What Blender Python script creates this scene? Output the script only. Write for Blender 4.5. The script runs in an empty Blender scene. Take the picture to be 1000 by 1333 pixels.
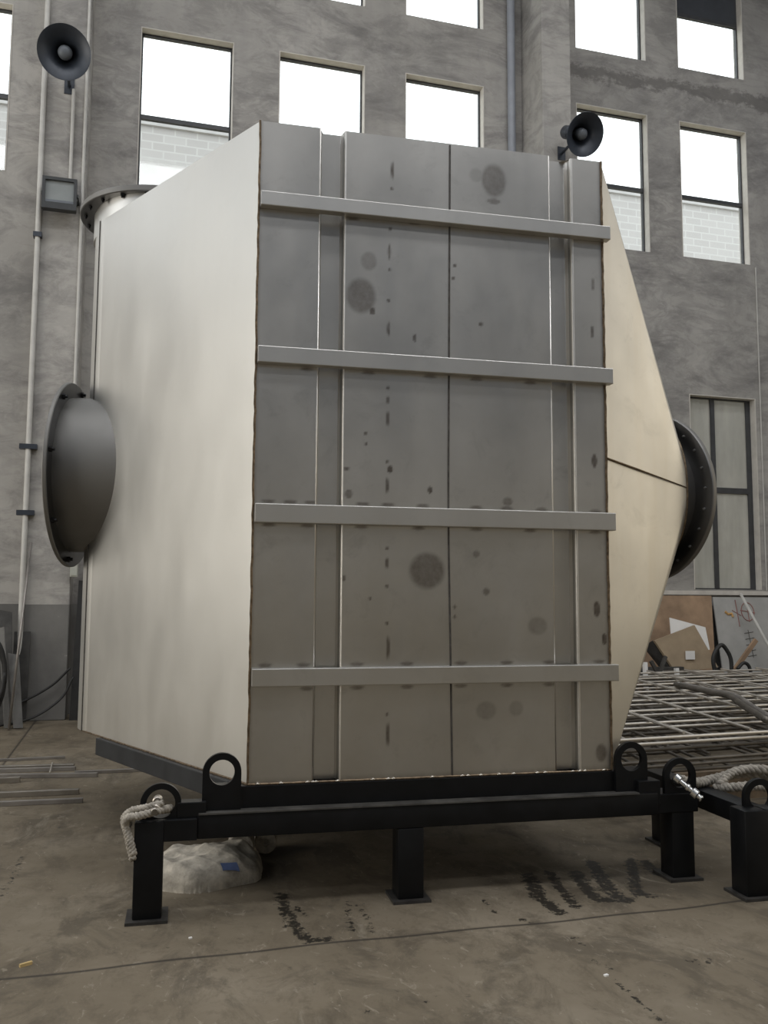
import bpy, bmesh, math, random
import numpy as np
from mathutils import Vector, Matrix

S = bpy.context.scene
C = S.collection
PI = math.pi
rnd = random.Random(7)

# ------------------------------------------------------------------ camera
cam_data = bpy.data.cameras.new('camera')
cam = bpy.data.objects.new('camera', cam_data)
C.objects.link(cam)
cam_data.sensor_fit = 'VERTICAL'
cam_data.sensor_height = 24.0
cam_data.lens = 24.0 * 1150.0 / 1333.0
cam_data.clip_end = 200
PITCH, ROLL, YAW = math.radians(5.3926), math.radians(0.3166), math.radians(15.9343)
_fw = Vector((0, math.cos(PITCH), math.sin(PITCH)))
_up = Vector((0, -math.sin(PITCH), math.cos(PITCH)))
_rt = Vector((1, 0, 0))
_r2 = math.cos(ROLL) * _rt + math.sin(ROLL) * _up
_u2 = -math.sin(ROLL) * _rt + math.cos(ROLL) * _up
_m = Matrix((_r2, _u2, -_fw)).transposed().to_4x4()
cam.matrix_world = Matrix.Translation((0, 0, 1.5)) @ Matrix.Rotation(-YAW, 4, 'Z') @ _m
S.camera = cam

# ------------------------------------------------------------------ world, lights, exposure
S.view_settings.view_transform = 'Standard'
S.view_settings.look = 'None'
S.view_settings.gamma = 1.0
S.view_settings.use_curve_mapping = False
S.view_settings.exposure = 0.0
S.cycles.use_denoising = True
S.cycles.max_bounces = 8
S.cycles.diffuse_bounces = 4
S.cycles.glossy_bounces = 4
S.cycles.transmission_bounces = 6
S.cycles.transparent_max_bounces = 8
S.cycles.caustics_reflective = False
S.cycles.caustics_refractive = False
S.cycles.sample_clamp_indirect = 6.0

w = bpy.data.worlds.new('overcast_sky')
S.world = w
w.use_nodes = True
bgn = w.node_tree.nodes['Background']
bgn.inputs['Color'].default_value = (0.93, 0.97, 1.0, 1)
bgn.inputs['Strength'].default_value = 2.4


def area(name, loc, rot, sx, sy, power, col):
    d = bpy.data.lights.new(name, 'AREA')
    d.shape = 'RECTANGLE'; d.size = sx; d.size_y = sy
    d.energy = power; d.color = col
    o = bpy.data.objects.new(name, d)
    C.objects.link(o)
    o.location = loc; o.rotation_euler = rot
    return o


# added lamps out of view, lighting from both end walls and from overhead
area('added_left_fill', (-10.8, 5.5, 3.6), (0, -PI / 2, 0), 6.2, 7.0, 560, (1.0, 0.95, 0.86))
area('added_left_high_fill', (-10.8, 5.5, 9.8), (0, -PI / 2, 0), 2.6, 9.0, 170, (0.95, 0.98, 1.0))
area('added_right_fill', (12.4, -0.2, 5.3), (0, PI / 2, 0), 7.4, 9.5, 200, (1.0, 0.89, 0.71))
for i, (y, e) in enumerate(((-7.0, 380), (-1.0, 820), (5.5, 640))):
    area('added_roof_fill_' + 'abc'[i], (1.0, y, 13.3), (0, 0, 0), 20.0, 1.6, e, (0.97, 0.98, 1.0))  # added overhead lamps, no opening in the ceiling above them

# ------------------------------------------------------------------ material helpers


class NT:
    def __init__(s, name):
        s.m = bpy.data.materials.new(name)
        s.m.use_nodes = True
        s.t = s.m.node_tree
        s.n = s.t.nodes
        s.b = s.n['Principled BSDF']

    def new(s, typ, **kw):
        n = s.n.new(typ)
        for k, v in kw.items():
            setattr(n, k, v)
        return n

    def link(s, a, b):
        s.t.links.new(a, b)

    def set(s, **kw):
        for k, v in kw.items():
            s.b.inputs[k.replace('_', ' ')].default_value = v
        return s

    def coord(s, scale=(1, 1, 1), which='Object'):
        tc = s.new('ShaderNodeTexCoord')
        mp = s.new('ShaderNodeMapping')
        mp.inputs['Scale'].default_value = scale
        s.link(tc.outputs[which], mp.inputs['Vector'])
        return mp.outputs['Vector']

    def noise(s, vec, scale, detail=5.0, rough=0.6, dist=0.0):
        n = s.new('ShaderNodeTexNoise')
        n.inputs['Scale'].default_value = scale
        n.inputs['Detail'].default_value = detail
        n.inputs['Roughness'].default_value = rough
        n.inputs['Distortion'].default_value = dist
        s.link(vec, n.inputs['Vector'])
        return n.outputs['Fac']

    def ramp(s, fac, stops):
        r = s.new('ShaderNodeValToRGB')
        e = r.color_ramp.elements
        while len(e) < len(stops):
            e.new(0.5)
        for k, (p, c) in enumerate(stops):
            e[k].position = p
            e[k].color = tuple(c) + (1,) if not isinstance(c, (int, float)) else (c, c, c, 1)
        s.link(fac, r.inputs['Fac'])
        return r.outputs['Color']

    def mix(s, fac, a, b, mode='MIX'):
        m = s.new('ShaderNodeMix')
        m.data_type = 'RGBA'
        m.blend_type = mode
        for sock, v in ((m.inputs[0], fac), (m.inputs[6], a), (m.inputs[7], b)):
            if isinstance(v, (int, float)):
                sock.default_value = v
            elif isinstance(v, tuple):
                sock.default_value = tuple(v) + (1,) if len(v) == 3 else v
            else:
                s.link(v, sock)
        return m.outputs[2]

    def math(s, op, a, b=0.0, clamp=False):
        m = s.new('ShaderNodeMath')
        m.operation = op
        m.use_clamp = clamp
        for sock, v in ((m.inputs[0], a), (m.inputs[1], b)):
            if isinstance(v, (int, float)):
                sock.default_value = v
            else:
                s.link(v, sock)
        return m.outputs[0]

    def attr(s, name):
        a = s.new('ShaderNodeAttribute')
        a.attribute_name = name
        return a.outputs['Fac']

    def bump(s, fac, strength=0.2, dist=0.02):
        b = s.new('ShaderNodeBump')
        b.inputs['Strength'].default_value = strength
        b.inputs['Distance'].default_value = dist
        s.link(fac, b.inputs['Height'])
        s.link(b.outputs['Normal'], s.b.inputs['Normal'])

    def col(s, c):
        s.link(c, s.b.inputs['Base Color'])

    def rough(s, c):
        s.link(c, s.b.inputs['Roughness'])


def simple(name, col, rough=0.6, metal=0.0, var=0.12, scale=6.0, bump=0.0, spec=0.5):
    k = NT(name)
    v = k.coord()
    n = k.noise(v, scale)
    lo = tuple(c * (1 - var) for c in col)
    hi = tuple(min(1, c * (1 + var)) for c in col)
    k.col(k.ramp(n, [(0.3, lo), (0.7, hi)]))
    k.set(Roughness=rough, Metallic=metal, Specular_IOR_Level=spec)
    if bump:
        k.bump(k.noise(v, scale * 6), bump, 0.01)
    return k.m


def mat_plaster():
    k = NT('aged_plaster')
    v = k.coord((1, 1, 1))
    vs = k.coord((0.55, 0.55, 1.3))
    base = k.ramp(k.noise(v, 0.55, 6, 0.62), [(0.3, (0.31, 0.298, 0.278)), (0.5, (0.40, 0.385, 0.36)), (0.72, (0.48, 0.46, 0.43))])
    # scuffed trowel swirls
    sw = k.noise(vs, 2.3, 8, 0.68, 1.6)
    swm = k.ramp(sw, [(0.40, 0.0), (0.47, 1.0), (0.53, 1.0), (0.60, 0.0)])
    gate = k.ramp(k.noise(v, 0.42, 3, 0.5), [(0.47, 0.0), (0.60, 1.0)])
    m1 = k.math('MULTIPLY', swm, gate)
    c = k.mix(k.math('MULTIPLY', m1, 0.28), base, (0.15, 0.145, 0.143))
    dark = k.ramp(k.noise(vs, 1.1, 7, 0.7, 0.8), [(0.50, 0.0), (0.66, 1.0)])
    c = k.mix(k.math('MULTIPLY', dark, 0.62), c, (0.14, 0.135, 0.133))
    mid = k.ramp(k.noise(k.coord((0.8, 0.8, 1.5)), 2.4, 10, 0.74, 0.6), [(0.48, 0.0), (0.62, 1.0)])
    c = k.mix(k.math('MULTIPLY', mid, 0.42), c, (0.165, 0.158, 0.152))
    pale_patch = k.ramp(k.noise(k.coord((0.7, 0.7, 1.2)), 1.9, 9, 0.7, 0.8), [(0.56, 0.0), (0.66, 1.0)])  # random paler patches of the plaster itself
    c = k.mix(k.math('MULTIPLY', pale_patch, 0.35), c, (0.47, 0.455, 0.43))
    # run-down streaks
    st = k.noise(k.coord((3.0, 3.0, 0.16)), 2.0, 4, 0.6)
    c = k.mix(k.math('MULTIPLY', k.ramp(st, [(0.5, 0.0), (0.72, 1.0)]), 0.22), c, (0.26, 0.25, 0.25))
    # old grey paint band up to 1.37 m
    sep = k.new('ShaderNodeSeparateXYZ')
    k.link(v, sep.inputs[0])
    # black damp stain between the two upper window rows, right bay
    dz = k.math('ABSOLUTE', k.math('SUBTRACT', k.math('ADD', sep.outputs['Z'], k.math('MULTIPLY', k.noise(v, 1.3, 3), 0.5)), 10.02))
    zm = k.math('SUBTRACT', 1.0, k.math('MULTIPLY', dz, 3.4), True)
    zm = k.math('MULTIPLY', zm, k.math('GREATER_THAN', sep.outputs['X'], 6.06))
    dn = k.math('ADD', zm, k.math('MULTIPLY', k.math('SUBTRACT', k.noise(k.coord((1, 1, 1.6)), 4.0, 9, 0.75), 0.5), 2.0))
    c = k.mix(k.math('MULTIPLY', k.ramp(dn, [(0.50, 0.0), (0.75, 1.0)]), 0.62), c, (0.105, 0.098, 0.092))
    band = k.math('LESS_THAN', sep.outputs['Z'], 1.37)
    chip = k.ramp(k.noise(v, 3.0, 8, 0.75), [(0.62, 0.0), (0.65, 1.0)])
    paint = k.mix(chip, k.ramp(k.noise(v, 1.5, 5), [(0.3, (0.125, 0.122, 0.116)), (0.7, (0.20, 0.196, 0.186))]), (0.45, 0.43, 0.40))
    k.col(k.mix(band, c, paint))
    k.set(Roughness=0.85)
    k.bump(k.noise(v, 5.0, 8, 0.7), 0.25, 0.02)
    return k.m


def mat_floor():
    k = NT('worn_concrete')
    v = k.coord()
    c = k.ramp(k.noise(v, 0.8, 8, 0.62), [(0.28, (0.118, 0.096, 0.067)), (0.5, (0.175, 0.146, 0.105)), (0.72, (0.25, 0.214, 0.162))])
    sm = k.ramp(k.noise(k.coord((1.0, 0.6, 1)), 2.6, 9, 0.72, 0.7), [(0.50, 0.0), (0.60, 1.0)])
    c = k.mix(k.math('MULTIPLY', sm, 0.6), c, (0.080, 0.067, 0.050))
    lt = k.ramp(k.noise(k.coord((1.3, 0.8, 1)), 1.9, 9, 0.75, 1.2), [(0.58, 0.0), (0.68, 1.0)])
    c = k.mix(k.math('MULTIPLY', lt, 0.5), c, (0.31, 0.275, 0.215))
    sp = k.ramp(k.noise(v, 26.0, 3, 0.6), [(0.72, 0.0), (0.76, 1.0)])
    c = k.mix(k.math('MULTIPLY', sp, 0.5), c, (0.33, 0.31, 0.27))
    sp2 = k.ramp(k.noise(v, 17.0, 4, 0.6), [(0.28, 1.0), (0.33, 0.0)])
    c = k.mix(k.math('MULTIPLY', sp2, 0.5), c, (0.05, 0.042, 0.033))
    m7 = k.ramp(k.noise(k.coord((1, 0.7, 1)), 6.5, 10, 0.8, 0.4), [(0.50, 0.0), (0.60, 1.0)])
    c = k.mix(k.math('MULTIPLY', m7, 0.38), c, (0.085, 0.068, 0.047))
    fl7 = k.ramp(k.noise(k.coord((1.6, 0.8, 1)), 9.0, 8, 0.7, 1.5), [(0.60, 0.0), (0.66, 1.0)])
    c = k.mix(k.math('MULTIPLY', fl7, 0.45), c, (0.34, 0.30, 0.235))
    wet = k.attr('stain')
    wn = k.math('ADD', wet, k.math('MULTIPLY', k.math('SUBTRACT', k.noise(v, 26.0, 9, 0.75), 0.5), 3.4))
    wm = k.ramp(wn, [(0.50, 0.0), (0.60, 1.0)])
    c = k.mix(k.math('MULTIPLY', wm, 0.92), c, (0.018, 0.016, 0.013))
    jn = k.attr('joint')
    c = k.mix(k.math('MULTIPLY', jn, 0.95), c, (0.035, 0.03, 0.025))
    k.col(c)
    k.set(Specular_IOR_Level=0.25)
    r = k.mix(wm, k.ramp(k.noise(v, 3.0, 4), [(0.3, 0.55), (0.7, 0.8)]), (0.5, 0.5, 0.5))
    k.rough(r)
    k.bump(k.noise(v, 14.0, 6, 0.7), 0.12, 0.01)
    return k.m


def mat_stainless(name, base, r0, r1, stain=False, tint=None, var=1.0):
    k = NT(name)
    v = k.coord()
    n = k.noise(v, 1.3, 6, 0.6)
    lo = tuple(c * (1 - 0.09 * var) for c in base)
    c = k.ramp(n, [(0.3, lo), (0.7, base)])
    sm = k.ramp(k.noise(v, 5.0, 8, 0.7, 0.5), [(0.55, 0.0), (0.75, 1.0)])
    c = k.mix(k.math('MULTIPLY', sm, 0.35 * var), c, tuple(b * 0.72 for b in base))
    vt = k.noise(k.coord((7, 7, 0.5)), 1.5, 4, 0.5)
    c = k.mix(k.math('MULTIPLY', k.ramp(vt, [(0.5, 0.0), (0.75, 1.0)]), 0.25 * min(var, 1.0)), c, tint or tuple(b * 0.85 for b in base))
    if stain:
        s_ = k.attr('stain')
        ns = k.math('ADD', s_, k.math('MULTIPLY', k.math('SUBTRACT', k.noise(v, 30.0, 3), 0.5), k.math('MULTIPLY', s_, 0.9)))
        c = k.mix(k.math('MINIMUM', ns, 1.0), c, (0.12, 0.10, 0.085))
    k.col(c)
    k.set(Metallic=1.0)
    k.rough(k.ramp(k.noise(k.coord((1.2, 1.2, 0.6)), 2.0, 5), [(0.3, r0), (0.7, r1)]))
    k.bump(k.noise(v, 1.7, 2, 0.4), 0.012 * min(var, 1.0), 0.05)
    return k.m


def mat_glass(name, tint, amount):
    k = NT(name)
    out = k.n['Material Output']
    tr = k.new('ShaderNodeBsdfTransparent')
    tr.inputs['Color'].default_value = tuple(tint) + (1,)
    gl = k.new('ShaderNodeBsdfGlossy')
    gl.inputs['Roughness'].default_value = 0.05
    mx = k.new('ShaderNodeMixShader')
    v = k.coord()
    f = k.ramp(k.noise(v, 1.5, 4), [(0.3, amount * 0.6), (0.7, amount)])
    k.link(f, mx.inputs[0])
    k.link(tr.outputs[0], mx.inputs[1])
    k.link(gl.outputs[0], mx.inputs[2])
    k.link(mx.outputs[0], out.inputs['Surface'])
    return k.m


def mat_dirty_glass():
    k = NT('dusty_low_glass')
    out = k.n['Material Output']
    tr = k.new('ShaderNodeBsdfTransparent')
    tr.inputs['Color'].default_value = (0.62, 0.63, 0.61, 1)
    k.set(Roughness=0.25)
    v = k.coord((2.5, 2.5, 0.5))
    k.col(k.ramp(k.noise(v, 1.5, 5), [(0.3, (0.50, 0.49, 0.44)), (0.7, (0.68, 0.66, 0.60))]))
    mx = k.new('ShaderNodeMixShader')
    k.link(k.ramp(k.noise(k.coord((1, 1, 0.6)), 1.0, 4), [(0.3, 0.50), (0.7, 0.80)]), mx.inputs[0])
    k.link(tr.outputs[0], mx.inputs[1])
    k.link(k.b.outputs[0], mx.inputs[2])
    k.link(mx.outputs[0], out.inputs['Surface'])
    return k.m


def mat_brick():  # bricks kept pale: the haze over the building is put into their colour
    k = NT('haze_paled_brick')
    b = k.new('ShaderNodeTexBrick')
    k.link(k.coord((1, 1, 1)), b.inputs['Vector'])
    mp = k.coord((1, 1, 1))
    # bricks in the x-z plane
    sep = k.new('ShaderNodeSeparateXYZ'); k.link(mp, sep.inputs[0])
    cmb = k.new('ShaderNodeCombineXYZ')
    k.link(sep.outputs['X'], cmb.inputs['X']); k.link(sep.outputs['Z'], cmb.inputs['Y'])
    k.link(cmb.outputs[0], b.inputs['Vector'])
    b.inputs['Scale'].default_value = 1.2
    b.inputs['Color1'].default_value = (0.40, 0.385, 0.37, 1)
    b.inputs['Color2'].default_value = (0.37, 0.355, 0.34, 1)
    b.inputs['Mortar'].default_value = (0.45, 0.44, 0.425, 1)
    b.inputs['Mortar Size'].default_value = 0.03
    b.inputs['Brick Width'].default_value = 0.9
    b.inputs['Row Height'].default_value = 0.35
    k.col(b.outputs['Color'])
    k.set(Roughness=0.9)
    return k.m


M = {}
M['plaster'] = mat_plaster()
def mat_hall():
    k = NT('hall_paint')
    v = k.coord()
    sep = k.new('ShaderNodeSeparateXYZ')
    k.link(v, sep.inputs[0])
    n = k.noise(v, 1.0)
    up_ = k.ramp(n, [(0.3, (0.25, 0.28, 0.325)), (0.7, (0.31, 0.34, 0.39))])
    dn_ = k.ramp(n, [(0.3, (0.48, 0.43, 0.34)), (0.7, (0.58, 0.53, 0.43))])
    k.col(k.mix(k.math('LESS_THAN', sep.outputs['Z'], 4.2), up_, dn_))
    k.set(Roughness=0.9)
    return k.m


M['hall'] = mat_hall()
M['ceil'] = simple('roof_sheet', (0.36, 0.38, 0.41), 0.8, 0, 0.1, 0.8)
M['floor'] = mat_floor()
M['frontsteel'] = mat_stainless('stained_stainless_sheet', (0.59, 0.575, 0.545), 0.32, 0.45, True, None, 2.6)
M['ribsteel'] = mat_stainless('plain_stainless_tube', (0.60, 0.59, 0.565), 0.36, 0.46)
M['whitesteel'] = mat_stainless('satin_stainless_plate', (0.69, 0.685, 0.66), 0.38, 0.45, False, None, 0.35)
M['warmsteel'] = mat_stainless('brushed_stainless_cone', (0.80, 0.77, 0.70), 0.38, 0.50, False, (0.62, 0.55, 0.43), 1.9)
M['necksteel'] = mat_stainless('rolled_stainless_neck', (0.23, 0.225, 0.215), 0.50, 0.62)
M['flange'] = mat_stainless('machined_flange_steel', (0.17, 0.17, 0.172), 0.30, 0.45)
M['weld'] = simple('browned_weld_bead', (0.20, 0.15, 0.10), 0.45, 0.8, 0.5, 40.0)
M['seam'] = simple('dark_seam', (0.09, 0.085, 0.08), 0.5, 0.5, 0.4, 30.0)
M['tack'] = simple('bright_tack_weld', (0.75, 0.70, 0.62), 0.28, 1.0, 0.2, 20.0)
M['black'] = simple('black_enamel', (0.007, 0.0075, 0.0085), 0.40, 0, 0.3, 8.0, 0, 0.22)
M['dustlit'] = simple('lit_dusty_edge', (0.075, 0.072, 0.066), 0.6, 0, 0.5, 9.0, 0, 0.3)
M['foot'] = simple('scuffed_foot_plate', (0.03, 0.028, 0.026), 0.6, 0, 0.5, 14.0)
M['base'] = simple('dark_grey_base_paint', (0.028, 0.030, 0.033), 0.5, 0, 0.25, 6.0, 0, 0.25)
M['bolt'] = simple('black_bolt_steel', (0.02, 0.02, 0.022), 0.4, 0.6, 0.3, 20.0)
M['boltbright'] = simple('zinc_bolt', (0.35, 0.35, 0.35), 0.4, 0.9, 0.2, 20.0)
M['chrome'] = simple('galvanised_pin', (0.80, 0.80, 0.78), 0.22, 1.0, 0.15, 30.0)
M['frame'] = simple('dark_window_frame', (0.05, 0.052, 0.056), 0.5, 0, 0.2, 5.0)
M['frame2'] = simple('grey_window_frame', (0.20, 0.20, 0.20), 0.6, 0, 0.2, 5.0)
M['reveal'] = simple('pale_reveal_plaster', (0.62, 0.59, 0.54), 0.8, 0, 0.12, 5.0)
M['blank'] = simple('blanked_pane_board', (0.05, 0.055, 0.065), 0.7, 0, 0.15, 3.0)
M['glass'] = mat_glass('hazy_glass', (0.97, 0.985, 0.98), 0.05)
M['lowglass'] = mat_dirty_glass()
M['brick'] = mat_brick()
M['roofedge'] = simple('building_coping', (0.40, 0.39, 0.38), 0.8, 0, 0.1, 2.0)
M['horn'] = simple('dark_horn_enamel', (0.035, 0.042, 0.055), 0.4, 0.2, 0.15, 6.0)
M['horncore'] = simple('grey_horn_core', (0.13, 0.145, 0.165), 0.5, 0.1, 0.1, 6.0)
M['pipe'] = simple('pale_conduit', (0.52, 0.51, 0.48), 0.5, 0, 0.1, 6.0)
M['pipe2'] = simple('grey_drain_pipe', (0.30, 0.32, 0.36), 0.5, 0, 0.1, 4.0)
M['lamp'] = simple('floodlight_case', (0.03, 0.033, 0.035), 0.5, 0, 0.2, 8.0)
M['lens'] = simple('floodlight_lens', (0.25, 0.27, 0.27), 0.12, 0, 0.1, 3.0)
M['rod'] = simple('mild_steel_bar', (0.40, 0.37, 0.33), 0.42, 0.9, 0.25, 3.0)
M['rodlit'] = simple('lit_bright_bar', (0.74, 0.70, 0.64), 0.42, 0.75, 0.2, 3.0)
M['roddark'] = simple('shaded_dark_bar', (0.16, 0.145, 0.125), 0.5, 0.7, 0.4, 4.0)  # darker copy of the bar steel for shaded frames, also one dark tube
M['rod2'] = simple('dull_steel_bar', (0.30, 0.28, 0.26), 0.5, 0.7, 0.3, 3.0)
M['wood'] = simple('rough_timber', (0.20, 0.15, 0.10), 0.8, 0, 0.3, 8.0)
M['rust'] = simple('rusty_brown_sheet', (0.33, 0.225, 0.145), 0.75, 0, 0.35, 2.2)
M['card'] = simple('brown_cardboard', (0.36, 0.28, 0.19), 0.8, 0, 0.15, 4.0)
M['white'] = simple('white_board', (0.82, 0.81, 0.79), 0.6, 0, 0.04, 4.0)
M['greysheet'] = simple('leaning_grey_sheet', (0.42, 0.42, 0.41), 0.55, 0.1, 0.2, 1.5)
M['red'] = simple('red_marker', (0.30, 0.15, 0.135), 0.7, 0, 0.2, 20.0)
M['orange'] = simple('orange_marker', (0.55, 0.33, 0.13), 0.7, 0, 0.2, 20.0)
M['rope'] = simple('soiled_white_sling', (0.36, 0.33, 0.285), 0.9, 0, 0.4, 25.0, 0.3)
M['tarp'] = simple('dirty_woven_sack', (0.40, 0.365, 0.305), 0.8, 0, 0.45, 14.0, 0.3)
M['blue'] = simple('blue_printed_patch', (0.10, 0.14, 0.28), 0.7, 0, 0.2, 20.0)
M['rubber'] = simple('black_rubber', (0.02, 0.02, 0.02), 0.6, 0, 0.3, 10.0)
M['darkscrap'] = simple('dark_scrap_steel', (0.06, 0.058, 0.055), 0.55, 0.3, 0.4, 6.0)
M['greyscrap'] = simple('grey_scrap_sheet', (0.13, 0.127, 0.12), 0.55, 0.4, 0.3, 4.0)
M['yellow'] = simple('yellow_stub', (0.55, 0.40, 0.18), 0.8, 0, 0.2, 20.0)
M['boxgrey'] = simple('pale_green_box', (0.42, 0.43, 0.38), 0.6, 0, 0.1, 8.0)

# ------------------------------------------------------------------ mesh helpers


def obj(name, bm, mat, parent=None, smooth=False, angle=None):
    me = bpy.data.meshes.new(name)
    if isinstance(bm, bmesh.types.BMesh):
        bmesh.ops.recalc_face_normals(bm, faces=bm.faces[:])
        bm.to_mesh(me); bm.free()
    else:
        v, f = bm
        me.from_pydata(v, [], f)
    o = bpy.data.objects.new(name, me)
    C.objects.link(o)
    if mat is not None:
        me.materials.append(mat)
    if smooth:
        me.polygons.foreach_set('use_smooth', [True] * len(me.polygons))
        if angle:
            try:
                me.set_sharp_from_angle(angle=math.radians(angle))
            except Exception:
                pass
    if parent is not None:
        o.parent = parent
    return o


def thing(name, label, cat, loc=(0, 0, 0), rotz=0.0, group=None):
    o = bpy.data.objects.new(name, None)
    o.empty_display_size = 0.2
    C.objects.link(o)
    o.location = loc; o.rotation_euler = (0, 0, rotz)
    return tag(o, label, cat, group)


def tag(o, label, cat, group=None):
    o['label'] = label; o['category'] = cat
    if group:
        o['group'] = group
    return o


def struct(o, label=None, cat=None):
    o['kind'] = 'structure'
    if label:
        o['label'] = label; o['category'] = cat
    return o


def box(bm, x0, x1, y0, y1, z0, z1, mat=None, bevel=0.0):
    vs = [bm.verts.new(p) for p in ((x0, y0, z0), (x1, y0, z0), (x1, y1, z0), (x0, y1, z0), (x0, y0, z1), (x1, y0, z1), (x1, y1, z1), (x0, y1, z1))]
    fs = [bm.faces.new([vs[i] for i in q]) for q in ((0, 3, 2, 1), (4, 5, 6, 7), (0, 1, 5, 4), (1, 2, 6, 5), (2, 3, 7, 6), (3, 0, 4, 7))]
    if mat is not None:
        for v in vs:
            v.co = mat @ v.co
    if bevel:
        es = list({e for f in fs for e in f.edges})
        bmesh.ops.bevel(bm, geom=es, offset=bevel, segments=2, affect='EDGES', profile=0.5)
    return bm


def bx(*a, **k):
    return box(bmesh.new(), *a, **k)


def tube(bm, pts, r, seg=10, cap=True):
    pts = [Vector(p) for p in pts]
    n = len(pts)
    rings = []
    up = None
    for i, p in enumerate(pts):
        t = (pts[min(i + 1, n - 1)] - pts[max(i - 1, 0)]).normalized()
        if up is None:
            up = t.orthogonal().normalized()
        else:
            up = (up - t * up.dot(t)).normalized()
        s = t.cross(up)
        rr = r[i] if isinstance(r, (list, tuple)) else r
        rings.append([bm.verts.new(p + up * (rr * math.cos(2 * PI * k / seg)) + s * (rr * math.sin(2 * PI * k / seg))) for k in range(seg)])
    for a, b in zip(rings, rings[1:]):
        for k in range(seg):
            bm.faces.new((a[k], a[(k + 1) % seg], b[(k + 1) % seg], b[k]))
    if cap:
        bm.faces.new(rings[0]); bm.faces.new(rings[-1])
    return bm


def tb(*a, **k):
    return tube(bmesh.new(), *a, **k)


def spline(pts, n=8):
    P = [Vector(p) for p in pts]
    P = [P[0] * 2 - P[1]] + P + [P[-1] * 2 - P[-2]]
    out = []
    for i in range(1, len(P) - 2):
        for k in range(n):
            t = k / n
            a, b, c, d = P[i - 1], P[i], P[i + 1], P[i + 2]
            out.append(0.5 * ((2 * b) + (c - a) * t + (2 * a - 5 * b + 4 * c - d) * t * t + (3 * b - a - 3 * c + d) * t ** 3))
    out.append(P[-2])
    return out


def lathe(bm, prof, mtx, seg=48, closed=False):
    """prof = [(r, h)], revolved about local z of mtx"""
    rings = []
    for r, h in prof:
        rings.append([bm.verts.new(mtx @ Vector((r * math.cos(2 * PI * k / seg), r * math.sin(2 * PI * k / seg), h))) for k in range(seg)])
    pr = list(zip(rings, rings[1:]))
    if closed:
        pr.append((rings[-1], rings[0]))
    for a, b in pr:
        for k in range(seg):
            bm.faces.new((a[k], a[(k + 1) % seg], b[(k + 1) % seg], b[k]))
    if not closed:
        if prof[0][0] > 1e-4:
            bm.faces.new(rings[0])
        if prof[-1][0] > 1e-4:
            bm.faces.new(rings[-1])
    bmesh.ops.remove_doubles(bm, verts=bm.verts[:], dist=1e-5)
    return bm


def ax(center, direction):
    d = Vector(direction).normalized()
    q = Vector((0, 0, 1)).rotation_difference(d)
    return Matrix.Translation(center) @ q.to_matrix().to_4x4()


def ring(bm, r0, r1, t, mtx, seg=64):
    b = min(0.004, t * 0.2)
    return lathe(bm, [(r0, 0), (r1 - b, 0), (r1, b), (r1, t - b), (r1 - b, t), (r0, t)], mtx, seg, True)


def hexbolt(bm, c, d, r=0.012, h=0.012, stud=0.02):
    m = ax(c, d)
    lathe(bm, [(r, 0), (r, h)], m, 6)
    lathe(bm, [(r * 0.55, h), (r * 0.55, h + stud)], m, 10)
    return bm


def poly_sheet(pts, thick):
    """flat polygon (3-d pts, planar) given a thickness along its normal"""
    bm = bmesh.new()
    P = [Vector(p) for p in pts]
    n = (P[1] - P[0]).cross(P[2] - P[0]).normalized() * (thick / 2)
    a = [bm.verts.new(p + n) for p in P]
    b = [bm.verts.new(p - n) for p in P]
    bm.faces.new(a); bm.faces.new(b[::-1])
    k = len(P)
    for i in range(k):
        bm.faces.new((a[i], b[i], b[(i + 1) % k], a[(i + 1) % k]))
    return bm


def copy_tree(o, parent=None):
    c = o.copy()
    C.objects.link(c)
    c.parent = parent
    for ch in o.children:
        copy_tree(ch, c)
    return c


# ------------------------------------------------------------------ the hall
WY = 11.8817            # inner face of the far wall
XL, XR, YR, ZC = -11.0, 12.6, -12.0, 13.6

# floor: one sheet, finely cut near the stand so that the marks on the concrete have a shape
FLOOR_STAINS = [
    ([(2.113, 4.518), (2.017, 4.191), (2.012, 3.977)], 0.055, 1.0),
    ([(2.25, 4.553), (2.179, 4.274), (2.128, 4.022)], 0.04, 0.95),
    ([(2.381, 4.494), (2.299, 4.199), (2.284, 4.078), (2.427, 4.04)], 0.055, 1.0),
    ([(2.564, 4.647), (2.429, 4.25), (2.388, 4.051)], 0.055, 1.0),
    ([(2.807, 4.635), (2.662, 4.371), (2.516, 4.098), (2.564, 4.065)], 0.045, 0.95),
    ([(2.853, 4.57), (2.815, 4.378), (2.817, 4.33)], 0.06, 0.95),
    ([(1.806, 3.924), (1.822, 3.902)], 0.03, 0.85),
    ([(0.78, 4.575), (0.755, 4.307), (0.762, 4.095), (0.793, 3.941), (0.877, 3.94)], 0.042, 0.9),
    ([(0.817, 4.366), (0.84, 4.248)], 0.03, 0.8),
    ([(1.066, 4.377), (0.992, 3.966)], 0.03, 0.62),
    ([(1.121, 4.323), (1.089, 3.957)], 0.03, 0.62),
    ([(1.739, 4.236), (1.717, 4.049)], 0.03, 0.68),
    ([(1.876, 3.233), (1.866, 3.045), (1.866, 2.873)], 0.02, 0.75),
    ([(1.884, 3.416), (1.914, 3.34)], 0.03, 0.7),
    ([(2.261, 3.314), (2.358, 3.288)], 0.035, 0.65),
    ([(1.914, 3.708), (1.931, 3.593)], 0.03, 0.6),
    ([(0.862, 3.237), (0.89, 3.229)], 0.02, 0.7),
    ([(1.096, 3.261), (1.112, 3.246)], 0.015, 0.7),
    ([(-0.571, 4.861), (-0.558, 5.099), (-0.54, 5.632)], 0.03, 0.62),
    ([(-0.478, 6.27), (-0.355, 6.178)], 0.02, 0.7),
]


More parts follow.
